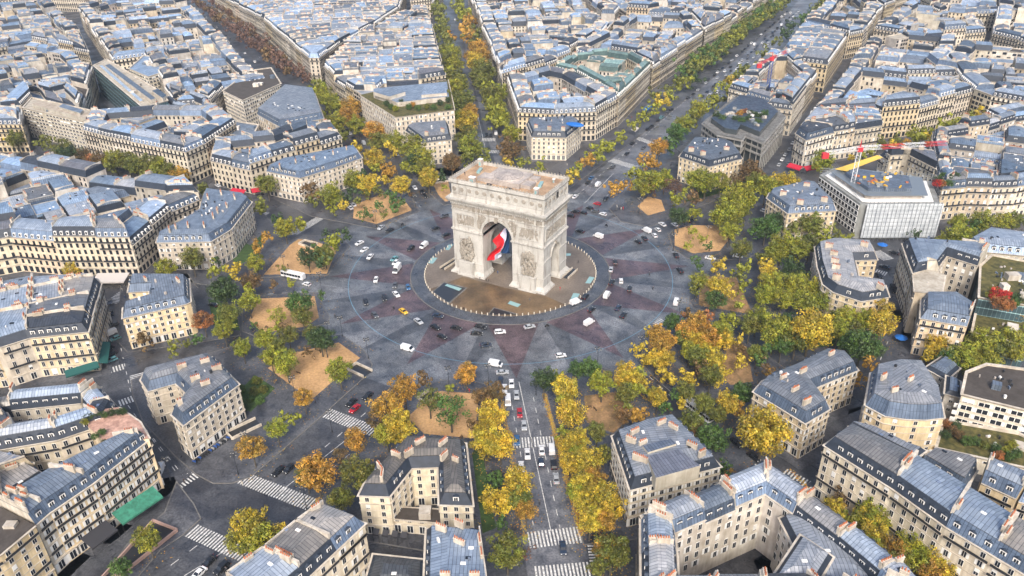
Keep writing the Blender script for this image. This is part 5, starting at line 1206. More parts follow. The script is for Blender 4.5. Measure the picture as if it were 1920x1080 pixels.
if rest:      # the remaining ones of the far rows, one object
    m = MB(); vs, fs, var = [], [], []
    me = bpy.data.meshes.new('distant_trees'); rnd = random.Random(4)
    ml = mat('distant_leaves', (1, 1, 1), .7, fn=lambda k: k.attr('var'))
    for p, rm, zc, c, *_ in rest:
        cl = [(Vector((rnd.gauss(0, .42), rnd.gauss(0, .42), rnd.gauss(0, .42)))*rm, rnd.uniform(.7, 1.3)) for _ in range(14)]
        for q, v in cl:
            for _ in range(16):
                d = Vector((rnd.gauss(0, 1), rnd.gauss(0, 1), rnd.gauss(0, 1))).normalized(); o = p+q+d*rm*.3
                t1 = d.orthogonal().normalized(); t2 = d.cross(t1); s = rm*.13*rnd.uniform(.6, 1.3)
                i = len(vs); vs += [o-t1*s, o-t2*s, o+t1*s, o+t2*s]; fs.append((i, i+1, i+2, i+3)); k = v*rnd.uniform(.8, 1.2); var.append((TC[c][0]*k, TC[c][1]*k, TC[c][2]*k, 1))
    me.from_pydata([tuple(v) for v in vs], [], fs); me.materials.append(ml); a = me.attributes.new('var', 'FLOAT_COLOR', 'FACE'); a.data.foreach_set('color', [x for v in var for x in v])
    o = link('distant_trees', me); o['kind'] = 'stuff'; o['label'] = 'far rows of olive and brown trees along the avenues near the horizon'; o['category'] = 'trees'
o = LEAF.build('fallen_leaves'); o['kind'] = 'stuff'; o['label'] = 'yellow and orange fallen leaves strewn under trees and along kerbs'; o['category'] = 'leaves'
# ------------------------------------------------------------------ vehicles
random.seed(31)
paint = mat('car_paint', (1, 1, 1), .28, .0, .6, objcol=True)
tyre = mat('tyre_rubber', (.015, .015, .016), .8); rim = mat('wheel_rim', (.35, .35, .36), .35, .8); hl = mat('headlamp_glass', (.75, .75, .72), .2); tl = mat('tail_lamp', (.4, .01, .01), .3)
cgl = mat('car_glass', (.012, .015, .02), .08, spec=.8)
def car_parts(L, Wd, prof, cab, r=.33, van=False, roofc=None):
    """prof: side silhouette of the body (x, z); cab: (x0, x1, xt0, xt1, z0, z1) greenhouse"""
    hw = Wd/2; b = MB(); n = len(prof)
    ins = lambda z: hw if z < .75 else hw-.05*(z-.75)*1.4
    vs = [(x, -ins(z), z) for x, z in prof]+[(x, ins(z), z) for x, z in prof]
    b.shape(vs, [tuple(range(n-1, -1, -1))[::-1] if False else tuple(range(n)), tuple(range(2*n-1, n-1, -1))]+[(i, i+n, (i+1) % n+n, (i+1) % n) for i in range(n)], paint)
    g = MB(); x0, x1, t0, t1, z0, z1 = cab; w0, w1 = hw-.06, hw-.24
    lo = [(x0, -w0, z0), (x1, -w0, z0), (x1, w0, z0), (x0, w0, z0)]; hi = [(t0, -w1, z1), (t1, -w1, z1), (t1, w1, z1), (t0, w1, z1)]
    g.shape(lo+hi, [(i, (i+1) % 4, 4+(i+1) % 4, 4+i) for i in range(4)], cgl)
    rf = MB(); rf.prism([(t0-.04, -w1-.02), (t1+.06, -w1-.02), (t1+.06, w1+.02), (t0-.04, w1+.02)], z1-.02, z1+.05, paint)
    for s in (-1, 1):
        for xa, ya, xb, yb in ((x0, s*w0, t0, s*w1), (x1, s*w0, t1, s*w1), ((x0+x1)/2-.1, s*w0, (t0+t1)/2-.1, s*w1)):
            rf.tube((xa, ya, z0), (xb, yb, z1), .05, .045, paint, 4)
    w = MB()
    w.tube((0, -.11, 0), (0, .11, 0), r, r, tyre, 14); w.tube((0, -.115, 0), (0, .115, 0), r*.6, r*.6, rim, 10)
    h = MB(); h.box((0, 0, -.08), (.12, .34, .16), 0, hl); t = MB(); t.box((0, 0, -.09), (.1, .26, .2), 0, tl)
    xf = max(x for x, z in prof); xr = min(x for x, z in prof)
    return dict(body=b.mesh('body'), windows=g.mesh('windows'), roof=rf.mesh('roof'), wheel=w.mesh('wheel'), headlight=h.mesh('headlight'), tail_light=t.mesh('tail_light'),
                wh=[(xr+L*.19, s*(hw-.1), r) for s in (-1, 1)]+[(xf-L*.19, s*(hw-.1), r) for s in (-1, 1)], hd=[(xf-.05, s*(hw-.3), .68) for s in (-1, 1)], td=[(xr+.04, s*(hw-.22), .85) for s in (-1, 1)])
CT = {
 'hatchback': car_parts(4.1, 1.78, [(-2.0, .3), (-2.05, .75), (-1.95, .98), (.75, 1.0), (1.7, .86), (2.02, .66), (2.03, .3)], (-1.92, 1.0, -1.45, .25, .97, 1.47)),
 'saloon car': car_parts(4.7, 1.84, [(-2.32, .32), (-2.36, .8), (-2.25, 1.0), (-1.3, 1.02), (.95, 1.0), (2.05, .84), (2.32, .66), (2.34, .3)], (-1.75, 1.15, -1.0, .35, .98, 1.44)),
 'suv': car_parts(4.6, 1.92, [(-2.25, .38), (-2.3, .9), (-2.2, 1.12), (1.0, 1.14), (2.0, 1.0), (2.28, .75), (2.3, .36)], (-2.15, 1.2, -1.85, .45, 1.1, 1.72), .38),
 'van': car_parts(5.2, 2.0, [(-2.6, .35), (-2.62, 2.1), (-2.4, 2.25), (.9, 2.25), (1.35, 2.1), (1.5, 1.35), (1.52, 1.3), (2.4, 1.05), (2.6, .8), (2.62, .35)], (1.0, 2.15, .95, 1.3, 1.15, 2.0), .36)}
# box truck and bus share the same recipe
CT['lorry'] = car_parts(6.6, 2.3, [(-3.3, .5), (-3.3, 3.0), (1.5, 3.0), (1.55, 2.2), (1.6, 1.5), (2.3, 1.35), (3.2, 1.2), (3.3, .5)], (1.6, 3.15, 1.58, 2.6, 1.3, 2.25), .42)
CT['bus'] = car_parts(12, 2.55, [(-6, .4), (-6, 2.95), (-5.8, 3.1), (5.8, 3.1), (6, 2.9), (6, .4)], (-5.6, 5.9, -5.55, 5.85, 1.35, 2.5), .48)
bw = MB()
for s in (-1, 1):
    for k in range(7): x = -4.9+k*1.55; bw.face([(x, s*1.262, 1.35), (x+1.4, s*1.262, 1.35), (x+1.4, s*1.262, 2.45), (x, s*1.262, 2.45)][::s], cgl)
bw.face([(6.02, -1.1, 1.2), (6.02, 1.1, 1.2), (6.02, 1.1, 2.6), (6.02, -1.1, 2.6)], cgl)
for k in range(3): bw.box((-4+k*3.6, 0, 3.08), (1.6, 1.4, .22), 0, white())
CT['bus']['windows'] = bw.mesh('windows')
for kk in ('bus', 'lorry'):
    pass
PC = dict(white=(.62, .63, .64), silver=(.34, .36, .38), black=(.012, .013, .016), grey=(.07, .075, .085), blue=(.03, .10, .22), red=(.32, .012, .02), teal=(.10, .24, .26), yellow=(.6, .36, .02), navy=(.018, .03, .055))
CARN = {}
def car(kind, colr, p, ang, zone):
    d = CT[kind]; e = empty({'hatchback': 'parked_car', 'saloon car': 'parked_car', 'suv': 'parked_car'}.get(kind, kind) if False else {'saloon car': 'car', 'hatchback': 'car', 'suv': 'car'}.get(kind, kind), (p.x, p.y, p.z), ang)
    c = PC[colr]; link('body', d['body'], e, color=c); link('windows', d['windows'], e)
    if kind not in ('bus', 'van', 'lorry'): link('roof', d['roof'], e, color=c)
    dist = NDC(p)[2]
    if dist < 620:
        for q in d['wh']: link('wheel', d['wheel'], e, q)
    if dist < 450:
        for q in d['hd']: link('headlight', d['headlight'], e, q)
        for q in d['td']: link('tail_light', d['tail_light'], e, q)
    nm = {'suv': 'off-road car', 'van': 'van'}.get(kind, kind)
    want(e, f'{colr} {nm}', zone, 'car' if kind in ('hatchback', 'saloon car', 'suv') else kind, 'vehicles in the traffic')
used = []
def free(p, r=5.2):
    if any((p-q).length < r for q in used): return False
    used.append(p); return True
K3 = {'h': 'hatchback', 's': 'saloon car', 'u': 'suv', 'v': 'van', 'l': 'lorry', 'b': 'bus'}
def carsT(ox, oy, s, zone, txt, ang=None, zz=.03):
    for it in txt.split(';'):
        it = it.strip()
        if not it: continue
        f = it.split(','); p = W(ox+float(f[0])/s, oy+float(f[1])/s, .6); p.z = zz
        if len(f) > 4: a = R(float(f[4]))
        elif ang is None: a = math.atan2(p.y-C0.y, p.x-C0.x)+math.pi/2+random.uniform(-.25, .25)
        else: a = R(ang)+random.uniform(-.05, .05)
        if free(p, 3.0): car(K3[f[3]], f[2], p, a, zone)
carsT(600, 380, 2.6667, 'on the left half of the roundabout', '197,202,white,s;222,235,white,s;251,270,white,s;520,216,white,v;385,336,white,l;378,300,white,h;280,385,white,h;381,458,white,s;492,593,silver,s;437,730,white,v;622,67,grey,u;577,128,black,s;630,160,black,s;453,229,black,u;347,138,black,s;305,124,silver,s;371,280,teal,s;375,412,grey,s;414,452,grey,s;440,423,blue,h;321,475,black,s;228,496,black,s;274,561,grey,s;590,565,navy,s;577,622,black,s;610,670,black,h;681,626,black,s;417,543,yellow,s')
carsT(600, 380, 2.6667, 'in front of the arch island', '900,647,white,u;1047,620,silver,s;1204,764,white,h;802,620,black,s;783,654,black,s;830,711,navy,s;878,808,white,v;912,848,silver,s')
carsT(600, 380, 2.6667, 'on the right half of the roundabout', '1345,600,white,v;1435,463,white,v;1278,498,white,v;1391,168,white,v;1505,390,white,h;1455,333,silver,s;1633,140,white,v;1688,135,white,h;1672,163,white,h;1712,108,white,s;1775,110,white,s;1415,57,white,h;1781,497,white,v;1327,470,black,u;1358,535,black,h;1491,525,navy,s;1517,562,black,s;1548,430,black,s;1458,398,black,s;1476,297,black,s;1300,142,black,s;1252,65,black,s;1278,45,black,s;1317,50,black,h;1348,27,black,h;1375,43,grey,h;1385,5,red,h;1590,195,black,h;1623,178,black,s;1780,263,black,s;1800,338,black,s;1835,540,black,s')
carsT(600, 380, 2.6667, 'at the mouth of the lower left avenue', '238,966,black,s,-90;157,1000,black,s,-90;174,1030,red,s,-90')
carsT(440, 600, 2.25, 'in the tree-lined avenue at the bottom', '1168,268,white,s,-60;1122,257,navy,s,-60;1139,290,white,s,-60;1189,316,silver,s,-60;1153,342,white,v,-60;1202,392,red,s,-60;1221,445,silver,s,-60;1191,508,blue,s,-60;1235,565,white,s,-60;1209,620,white,s,-60;1295,548,white,s,120;1337,545,white,v,120;1293,600,navy,h,120;1346,610,black,u,120;1356,668,silver,s,120;1385,962,navy,s,-60')
carsT(440, 600, 2.25, 'near the zebra crossing at the lower left', '184,638,black,s,-90;228,628,black,h,-90')
carsT(180, 760, 3.375, 'at the bottom of the wide lower left avenue', '715,990,black,s,-90;795,1030,black,u,-90;650,1065,white,s,-90;860,1060,grey,u,-90')
carsT(180, 760, 3.375, 'at the foot of the rounded corner building', '405,415,white,v,-55')
carsT(0, 500, 4.5, 'in the curved street at the left', '930,565,white,v,-105;975,605,teal,h,-105;945,785,teal,h,-110;910,690,black,s,-105;935,740,black,s,-105;960,490,grey,h,-110')
carsT(0, 300, 3, 'on the avenue left of the roundabout', '1725,698,white,h,180;1700,700,silver,h,180;1200,815,black,s,180')
carsT(0, 300, 3, 'on the avenue left of the roundabout', '1650,655,white,b,185')
carsT(1280, 620, 3, 'under the trees at the lower right', '90,460,white,b,-30;300,630,black,s,-30;400,710,black,s,-30;375,690,black,s,-30')
carsT(560, 280, 4.8, 'at the mouth of the boulevard left of the arch', '1045,345,white,s,-40;1108,380,black,s,-40;1140,420,black,s,-40;492,497,white,s,150;465,525,white,s,150')
carsT(1040, 0, 2.571, 'at the near end of the grand avenue', '99,947,white,s,90;210,890,white,v,90;177,857,blue,s,90;281,805,grey,u,90;349,740,black,s,90;428,711,grey,s,90;374,690,black,s,90;245,958,black,s,-90;160,880,black,h,90')
carsT(1280, 300, 3, 'on the curved street at the right', '1190,520,black,s,160;1140,600,navy,s,160;1105,650,black,s,-60;1185,730,black,v,-70;45,340,black,s,90;155,552,white,s,0;310,540,white,s,10;400,120,black,s,60')
carsT(640, 0, 3, 'on the avenue rising to the top', '870,750,white,v,120;817,757,black,s,-60;840,762,black,s,-60;747,468,black,h,-60;660,275,black,s,-60;640,110,white,s,-60;50,750,white,s,140;125,805,silver,v,140;310,870,silver,s,150')
def lane(a, b, n, zone, flip=1, cols=('white', 'black', 'black', 'grey', 'silver', 'white', 'navy'), jit=.3):
    a, b = W(*a), W(*b); e = b-a; L = e.length; ang = math.atan2(e.y, e.x)+(0 if flip > 0 else math.pi)
    for i in range(n):
        p = a+e*((i+random.uniform(.15, .85))/n); p.z = .03; q = Vector((e.y, -e.x, 0)).normalized()*random.gauss(0, jit)
        if free(p+q, 6): car(random.choice(('saloon car', 'hatchback', 'saloon car', 'suv')) if random.random() > .1 else 'van', random.choice(cols), p+q, ang, zone)
lane((1207, 249), (1262, 205), 7, 'queueing at the left kerb of the grand avenue', 1, ('grey', 'black', 'teal'))
for k, (a, b) in enumerate((((1285,190),(1478,22)), ((1297,190),(1486,22)), ((1310,188),(1494,22)), ((1322,186),(1500,20)), ((1334,184),(1506,20)))): lane(a, b, 26, 'far along the grand avenue', 1 if k < 3 else -1)
lane((1455, 318), (1535, 195), 14, 'parked in the narrow street by the glass block', 1, ('black', 'grey', 'white', 'silver')); lane((1472, 318), (1548, 180), 9, 'parked in the narrow street by the glass block', 1, ('white', 'blue', 'grey'))
lane((650, 245), (700, 300), 5, 'along the boulevard left of the rooftop garden', 1); lane((205, 560), (215, 650), 4, 'in the curved street at the left', 1, ('black', 'grey')); lane((300, 905), (262, 870), 1, 'in the curved street at the left')
lane((530,165),(360,10),10,'along the brown-treed boulevard'); lane((1400,925),(1290,830),4,'under the trees at the lower right'); lane((480,395),(395,340),7,'on the far left avenue'); lane((1330,370),(1440,400),3,'in the streets right of the grand avenue')
# ------------------------------------------------------------------ people and riders
skin = mat('skin', (.45, .28, .2), .6); cloth = mat('dark_clothing', (1, 1, 1), .85, objcol=True); hair = mat('dark_hair', (.02, .015, .01), .7)
def person_mesh(pose, name='person'):
    me = bpy.data.meshes.new('sk'); V = pose[0]; me.from_pydata([v[:3] for v in V], pose[1], []); ob = bpy.data.objects.new('sk', me); COL.objects.link(ob)
    md = ob.modifiers.new('s', 'SKIN'); ly = me.skin_vertices[0] if me.skin_vertices else None
    if ly is None:
        bm = bmesh.new(); bm.from_mesh(me); bm.verts.layers.skin.verify(); bm.to_mesh(me); bm.free(); ly = me.skin_vertices[0]
    for i, v in enumerate(V): ly.data[i].radius = (v[3], v[3])
    ly.data[0].use_root = True
    ob.modifiers.new('d', 'SUBSURF').levels = 1
    out = bpy.data.meshes.new_from_object(ob.evaluated_get(bpy.context.evaluated_depsgraph_get())); out.name = name
    out.materials.clear(); out.materials.append(cloth); out.materials.append(skin); out.materials.append(hair)
    hz = max(v[2] for v in V)
    for p in out.polygons:
        if p.center.z > hz-.16: p.material_index = 2 if p.center.z > hz-.03 or p.center.x < -.04 else 1
    bpy.data.objects.remove(ob); return out
walkV = [(0, 0, .95, .13), (0, 0, 1.2, .14), (0, 0, 1.42, .12), (0, 0, 1.53, .06), (0.02, 0, 1.68, .1), (0, .2, 1.4, .06), (-.08, .25, 1.12, .05), (.1, .26, .9, .04), (0, -.2, 1.4, .06), (.08, -.25, 1.12, .05), (.2, -.24, .92, .04), (.02, .1, .88, .1), (.15, .11, .5, .07), (.22, .11, .08, .05), (.32, .11, .03, .04), (0, -.1, .88, .1), (-.05, -.11, .48, .07), (-.28, -.11, .1, .05), (-.2, -.11, .03, .04)]
walkE = [(0, 1), (1, 2), (2, 3), (3, 4), (2, 5), (5, 6), (6, 7), (2, 8), (8, 9), (9, 10), (0, 11), (11, 12), (12, 13), (13, 14), (0, 15), (15, 16), (16, 17), (17, 18)]
rideV = [(-.2, 0, .85, .14), (-.12, 0, 1.12, .15), (-.02, 0, 1.35, .13), (.02, 0, 1.46, .06), (.07, 0, 1.62, .13), (0, .22, 1.32, .06), (.2, .28, 1.12, .05), (.45, .26, 1.05, .04), (0, -.22, 1.32, .06), (.2, -.28, 1.12, .05), (.45, -.26, 1.05, .04), (-.12, .14, .83, .1), (.25, .18, .75, .08), (.12, .18, .38, .06), (-.12, -.14, .83, .1), (.25, -.18, .75, .08), (.12, -.18, .38, .06)]
rideE = [(0, 1), (1, 2), (2, 3), (3, 4), (2, 5), (5, 6), (6, 7), (2, 8), (8, 9), (9, 10), (0, 11), (11, 12), (12, 13), (0, 14), (14, 15), (15, 16)]
PM = person_mesh((walkV, walkE)); RM = person_mesh((rideV, rideE))
CN = [('black coat', (.012, .012, .015)), ('grey jacket', (.09, .09, .1)), ('red coat', (.4, .02, .02)), ('blue jacket', (.03, .08, .2)), ('pale coat', (.45, .42, .36)), ('dark brown coat', (.05, .03, .02))]
def person(x, y, zone, z=.16, c=None):
    n, cc = CN[c] if c is not None else random.choice(CN)
    p = W(x, y, z); o = link('person', PM, None, p, random.random()*6.28, color=cc); want(o, f'pedestrian in {n} walking', zone, 'person', 'pedestrians')
for X, Y, c in ((455,745,0),(468,745,0),(972,640,0),(595,655,1),(870,790,2),(165,570,0),(420,735,1),(520,700,3),(700,855,None),(330,905,0),(275,910,0),(368,935,1),(1050,790,0),(500,690,0)): person(760+X/3, 280+Y/3, 'on the arch island', .16, c)
for X, Y in ((240,615),(228,640),(330,640),(350,590),(372,570),(300,610),(390,545),(150,760),(120,770),(60,800),(505,755),(520,740),(330,690),(240,700)): person(1040+X/2.571, Y/2.571, 'on the left pavement of the grand avenue')
for X, Y in ((300,1000),(312,1010),(320,1012),(330,1010),(540,830),(560,800),(520,900),(480,930),(600,740)): person(1040+X/2.571, Y/2.571, 'on the right pavement of the grand avenue')
for x, y in ((592,757),(483,612),(935,1035),(635,940),(604,952),(1105,870),(880,735),(1003,700),(540,500),(230,546),(235,560),(1440,905),(1235,765),(346,905),(455,910)): person(x, y, 'on the pavement below the arch')
for X, Y in ((440,130),(1400,250),(1690,250),(380,250)): 
    p = W(820+X/7.385, 290+Y/7.385, 45.2); o = link('person', PM, None, (p.x, p.y, 44.08), random.random()*6, color=(.02, .02, .03)); want(o, 'visitor in dark clothes', 'on the roof terrace of the arch', 'person', 'pedestrians')
mm = MB(); mm.tube((-.65, -.05, .3), (-.65, .05, .3), .3, .3, tyre, 12); mm.tube((.65, -.05, .3), (.65, .05, .3), .3, .3, tyre, 12)
wm_ = mm.mesh('wheels'); mm = MB(); mm.prism([(-.7, -.16), (.25, -.16), (.25, .16), (-.7, .16)], .45, .82, paint); mm.prism([(.25, -.2), (.55, -.14), (.55, .14), (.25, .2)], .3, 1.0, paint); mm.tube((.45, -.32, 1.05), (.45, .32, 1.05), .03, .03, iron(), 5); mm.tube((.65, 0, .3), (.45, 0, 1.05), .05, .05, iron(), 5); bm_ = mm.mesh('body')
def moto(x, y, ang, zone, rider=True, col=(.02, .02, .02), nm='dark motorbike'):
    p = W(x, y, .03 if rider else .17); e = empty('motorcycle', p, ang); link('body', bm_, e, color=col); link('wheels', wm_, e)
    want(e, nm+(' with a rider' if rider else ' parked on its stand'), zone, 'motorbike', 'motorbikes')
    if rider: o = link('person', RM, None, p, ang, color=random.choice(CN[:2])[1]); want(o, 'rider in dark jacket sitting on a motorbike', zone, 'person', 'motorbike riders')
for X, Y in ((368,530),(1135,620),(1647,360),(1665,433),(1432,118),(412,112),(75,572)):
    p = W(600+X/2.667, 380+Y/2.667); moto(600+X/2.667, 380+Y/2.667, math.atan2(p.y, p.x)+1.57, 'on the roundabout')
moto(440+1287/2.25, 600+775/2.25, R(120), 'in the tree-lined avenue at the bottom'); moto(425, 1070, R(-90), 'at the bottom of the wide lower left avenue'); moto(1102, 342, R(90), 'at the near end of the grand avenue')
a, b = W(240+600/4.908, 660+1000/4.908), W(240+910/4.908, 660+780/4.908)
for i in range(14):
    p = a+(b-a)*(i/13); q = NDC(p); moto(q[0]+3, q[1]+4, 0.2, 'parked along the foot of the U-shaped mansion at the lower left', False, random.choice(((.02, .02, .02), (.02, .08, .3), (.3, .3, .3))), 'scooter')
# ------------------------------------------------------------------ street lamps
lm = MB(); lm.tube((0, 0, 0), (0, 0, .9), .22, .14, iron(), 8); lm.tube((0, 0, .9), (0, 0, 8.6), .1, .06, iron(), 6); lm.tube((-1.1, 0, 8.3), (1.1, 0, 8.3), .05, .05, iron(), 5); lm.tube((0, -1.1, 8.3), (0, 1.1, 8.3), .05, .05, iron(), 5); lm = lm.mesh('pole')
ln = MB(); ln.tube((0, 0, -.1), (0, 0, .45), .16, .3, mat('lantern_glass', (.3, .3, .28), .3), 6); ln.tube((0, 0, .45), (0, 0, .75), .36, .08, iron(), 6); ln = ln.mesh('lantern')
for x, y in ((642,630),(691,672),(842,727),(916,722),(1036,735),(1120,690),(1200,668),(1272,600),(706,425),(780,395),(603,545),(618,640),(535,512),(1198,400),(1325,455),(1302,560),(554,745),(465,850),(623,810),(790,930),(575,955),(1005,740),(447,890),(320,900),(1262,470)):
    e = empty('street_lamp', W(x, y, .15)); link('pole', lm, e)
    for k in range(5): link('lantern', ln, e, ((1.1, 0, 8.35), (-1.1, 0, 8.35), (0, 1.1, 8.35), (0, -1.1, 8.35), (0, 0, 8.7))[k])
    want(e, 'tall dark lamp post with five lanterns', 'around the roundabout', 'lamp post', 'lamp posts')
# ------------------------------------------------------------------ awnings, terraces, stairways
awr = mat('red_awning_cloth', (.42, .01, .03), .8); awg = mat('green_awning_cloth', (.03, .17, .11), .8, fn=f_ground((.8, .8, .8), (1.2, 1.2, 1.2), .5)); awb = mat('dark_awning_cloth', (.03, .03, .035), .8); aww = mat('cream_awning_cloth', (.5, .46, .42), .8); awt = mat('teal_awning_cloth', (.012, .085, .075), .8)
def awning(pts, z, depth, mt, label, drop=1.0):
    """pts: photo coordinates of the wall line at height z; hangs outward (towards the viewer)"""
    P = [W(x, y, z) for x, y in pts]; e = empty('awning', (P[0].x, P[0].y, z)); m = MB(); fr = MB()
    for a, b in zip(P, P[1:]):
        d = (b-a).normalized(); nr = Vector((d.y, -d.x, 0))
        if nr.dot(CAM-a) < 0: nr = -nr
        o = nr*depth-Vector((0, 0, drop))
        vs = [a, b, b+o, a+o]; m.shape([tuple(v) for v in vs]+[tuple(v-Vector((0, 0, .12))) for v in vs], [(0, 1, 2, 3), (7, 6, 5, 4), (3, 2, 6, 7), (0, 3, 7, 4), (1, 5, 6, 2)], mt)
        m.shape([tuple(a+o), tuple(b+o), tuple(b+o-Vector((0, 0, .5))), tuple(a+o-Vector((0, 0, .5)))], [(0, 1, 2, 3)], mt)
        for q in (a, b): fr = MB(); fr.tube(q+nr*depth*.95-Vector((0, 0, drop)), (q+nr*depth*.95)[:2]+(.15,), .05, .05, iron(), 5); fr.build('post', e, e.location)
    m.build('canopy', e, e.location); tag(e, label, 'awning')
awning([(1481,305),(1506,312),(1535,307)], 5, 3.4, awr, 'crimson awning wrapped round the ground floor of a corner building', 1.2)
awning([(436,352),(462,356)], 5, 3, awr, 'bright red awning at the left below a cream block'); awning([(470,354),(486,351)], 5, 3, awr, 'short bright red awning at the corner of the cream block')
awning([(209,962),(286,911)], 6.5, 4.6, awg, 'long green awning on the golden building at the lower left', 1.8)
awning([(150,1010),(198,975)], 5.5, 5, awb, 'dark glazed terrace canopy below the golden building, lower left', 1.2)
awning([(183,512),(243,511)], 4.6, 7, aww, 'wide cream awning at the end of the left row'); awning([(120,695),(182,676)], 4.5, 3.2, awt, 'dark teal awning under the yellow corner building')
awning([(184,680),(190,640)], 4.5, 3, awt, 'teal and white striped awning on the side street at the left'); awning([(1583,960),(1610,977)], 4.6, 1.2, awr, 'small red shopfront awning in the long row, lower right', .5)
for k in range(4): awning([(701+k*17.5, 990+k*2), (712+k*17.5, 992+k*2)], 4.2, 1.4, awb, f'small black awning over an arched shop window, {["leftmost","second from left","second from right","rightmost"][k]} under the dark-roofed mansion', .9)
awning([(1204, 205), (1216, 196)], 4.5, 3, mat('blue_awning_cloth', (.02, .12, .3), .8), 'blue awning on the left side of the grand avenue'); awning([(1183, 243), (1190, 236)], 4.5, 3, aww, 'white awning on the left side of the grand avenue')
# coloured shop windows
sy = mat('yellow_shop_hoarding', (.65, .36, .02), .6); sr = mat('orange_shop_hoarding', (.55, .08, .02), .6)
a, b = W(1160, 224, 0), W(1184, 200, 0); e0 = empty('shop_hoarding', a); d = (b-a).normalized()
for k in range(6):
    m = MB(); p = a+d*(2+k*5.4); m.box((p.x+d.y*2.2, p.y-d.x*2.2, .2), (4.2, .5, 7), math.atan2(d.y, d.x), sy if k % 3 < 2 else sr); m.build('coloured_panel', e0, a)
tag(e0, 'row of yellow and orange lit shop panels on the grand avenue', 'shopfront')
tp = mat('blue_tarpaulin', (.01, .12, .42), .6); p = W(1078, 233, 19.2); m = MB(); m.blob((p.x, p.y, 19.0), (6, 3, 1.2), tp, None, 14, 8)
o = m.build('tarpaulin', loc=(0, 0, 0)); tag(o, 'bright blue tarpaulin lying on a mansion roof behind the arch', 'tarpaulin')
for (x0, y0, x1, y1, lab) in ((566,455,590,462,'beside the sandy square at the left'), (660,688,690,702,'at the tip of the sandy square at the lower left'), (815,342,838,338,'left of the arch roof'), (430,818,485,792,'at the foot of the U-shaped mansion'), (790,752,815,738,'on the sandy square at the bottom')):
    a, b = W(x0, y0, .16), W(x1, y1, .16); d = b-a; L = d.length; ang = math.atan2(d.y, d.x); c = (a+b)/2; wdt = 4.6; e = empty('stairwell', c, ang)
    m = MB(); m.face([(-L/2, -wdt/2, .03), (L/2, -wdt/2, .03), (L/2, wdt/2, .03), (-L/2, wdt/2, .03)], dk); m.build('steps', e, (0, 0, 0))
    for s in (-1, 1): m = MB(); m.box((0, s*wdt/2, 0), (L, .45, 1.0), 0, trim()); m.build('parapet', e, (0, 0, 0))
    m = MB(); m.box((-L/2, 0, 0), (.45, wdt, 1.0), 0, trim()); m.build('end_wall', e, (0, 0, 0))
    tag(e, f'stone-walled stairwell {lab}', 'stairwell')
# underpass ramp at the lower left
m = MB(); a, b, c_ = W(262, 1015, 0), W(330, 1000, 0), W(170, 1080, 0)
P = ccw(wp([(288, 978), (333, 996), (240, 1070), (175, 1105)], .2)); rp = empty('underpass_ramp', (P[0][0], P[0][1], 0))
m.face([(x, y, .19) for x, y in P], dk); m.build('ramp_floor', rp, rp.location)
for i in (0, 1, 2, 3):
    a, b = Vector((*P[i], 0)), Vector((*P[(i+1) % 4], 0)); d = b-a; m = MB(); c_ = (a+b)/2; m.box((c_.x, c_.y, .15), (d.length, .4, 1.1), math.atan2(d.y, d.x), mat('pink_granite', (.36, .24, .20), .8)); m.build('ramp_wall', rp, rp.location)
tag(rp, 'sunken road ramp with pinkish stone walls at the lower left', 'ramp')
# cafe annexe
# ------------------------------------------------------------------ special large structures
def f_net(k):
    return k.mul(k.mul(k.c, k.lines(0, 2.4, .12, (.6, .62, .64))), k.mul(k.lines(1, 2.0, .16, (.62, .64, .66)), k.noi(.3, 4, 'World', .3, .7, (.75, .76, .78), (1.1, 1.1, 1.1))))
net = mat('scaffold_netting', (.50, .53, .55), .8, fn=f_net); stl = mat('galvanised_steel', (.24, .27, .29), .4, .5); cgr = mat('grey_concrete', (.28, .30, .30), .8, fn=f_party)
zt = 18
A_, B_, C_, D_, E_, F_ = [W(x, y, zt) for x, y in ((1537,328),(1613,382),(1628,384),(1763,383),(1747,340),(1563,315))]
sb = empty('scaffolded_building', (A_.x, A_.y, 0)); O_ = sb.location
P = [(v.x, v.y) for v in (A_, B_, C_, D_, E_, F_)]; P = ccw(P); BL = P
m = MB(); m.prism(P, 0, zt, cgr, mt=cgr); m.build('concrete_frame', sb, O_, uv=True)
d = (B_-A_); L = d.length; d.normalize(); nr = Vector((d.y, -d.x, 0)); nr = nr if nr.dot(CAM-A_) > 0 else -nr
for f in range(5):
    for k in range(13):
        p = A_+d*(L*(k+.5)/13)+nr*.1; m = MB(); m.box((p.x, p.y, 2.2+f*3.1), (L/13*.8, .3, 2.3), math.atan2(d.y, d.x), frame(), (.5, .55, .58)); p = p+nr*.17
        u = d*(L/13*.33); z = 2.2+f*3.1
        m.face([tuple((p-u))[:2]+(z+.25,), tuple(p+u)[:2]+(z+.25,), tuple(p+u)[:2]+(z+2.05,), tuple(p-u)[:2]+(z+2.05,)], glass()); m.build('window', sb, O_)
d2 = (D_-C_); L2 = d2.length; d2.normalize(); n2 = Vector((d2.y, -d2.x, 0)); n2 = n2 if n2.dot(CAM-C_) > 0 else -n2
m = MB(); c_ = (C_+D_)/2+n2*1.5; m.box((c_.x, c_.y, 1.5), (L2+2, .12, zt-.5), math.atan2(d2.y, d2.x), net); m.build('netting', sb, O_, uv=True)
m = MB()
for k in range(19):
    p = C_+d2*(L2*k/18)+n2*1.8; m.tube((p.x, p.y, 0), (p.x, p.y, zt+2.5), .09, .09, stl, 4)
for f in range(10):
    a, b = C_+n2*1.8, D_+n2*1.8; m.tube((a.x, a.y, 1.6+f*2), (b.x, b.y, 1.6+f*2), .08, .08, stl, 4)
for k in range(14):
    p = E_+(A_-E_)*(k/13); m.tube((p.x, p.y, zt-4), (p.x, p.y, zt+4), .09, .09, stl, 4)
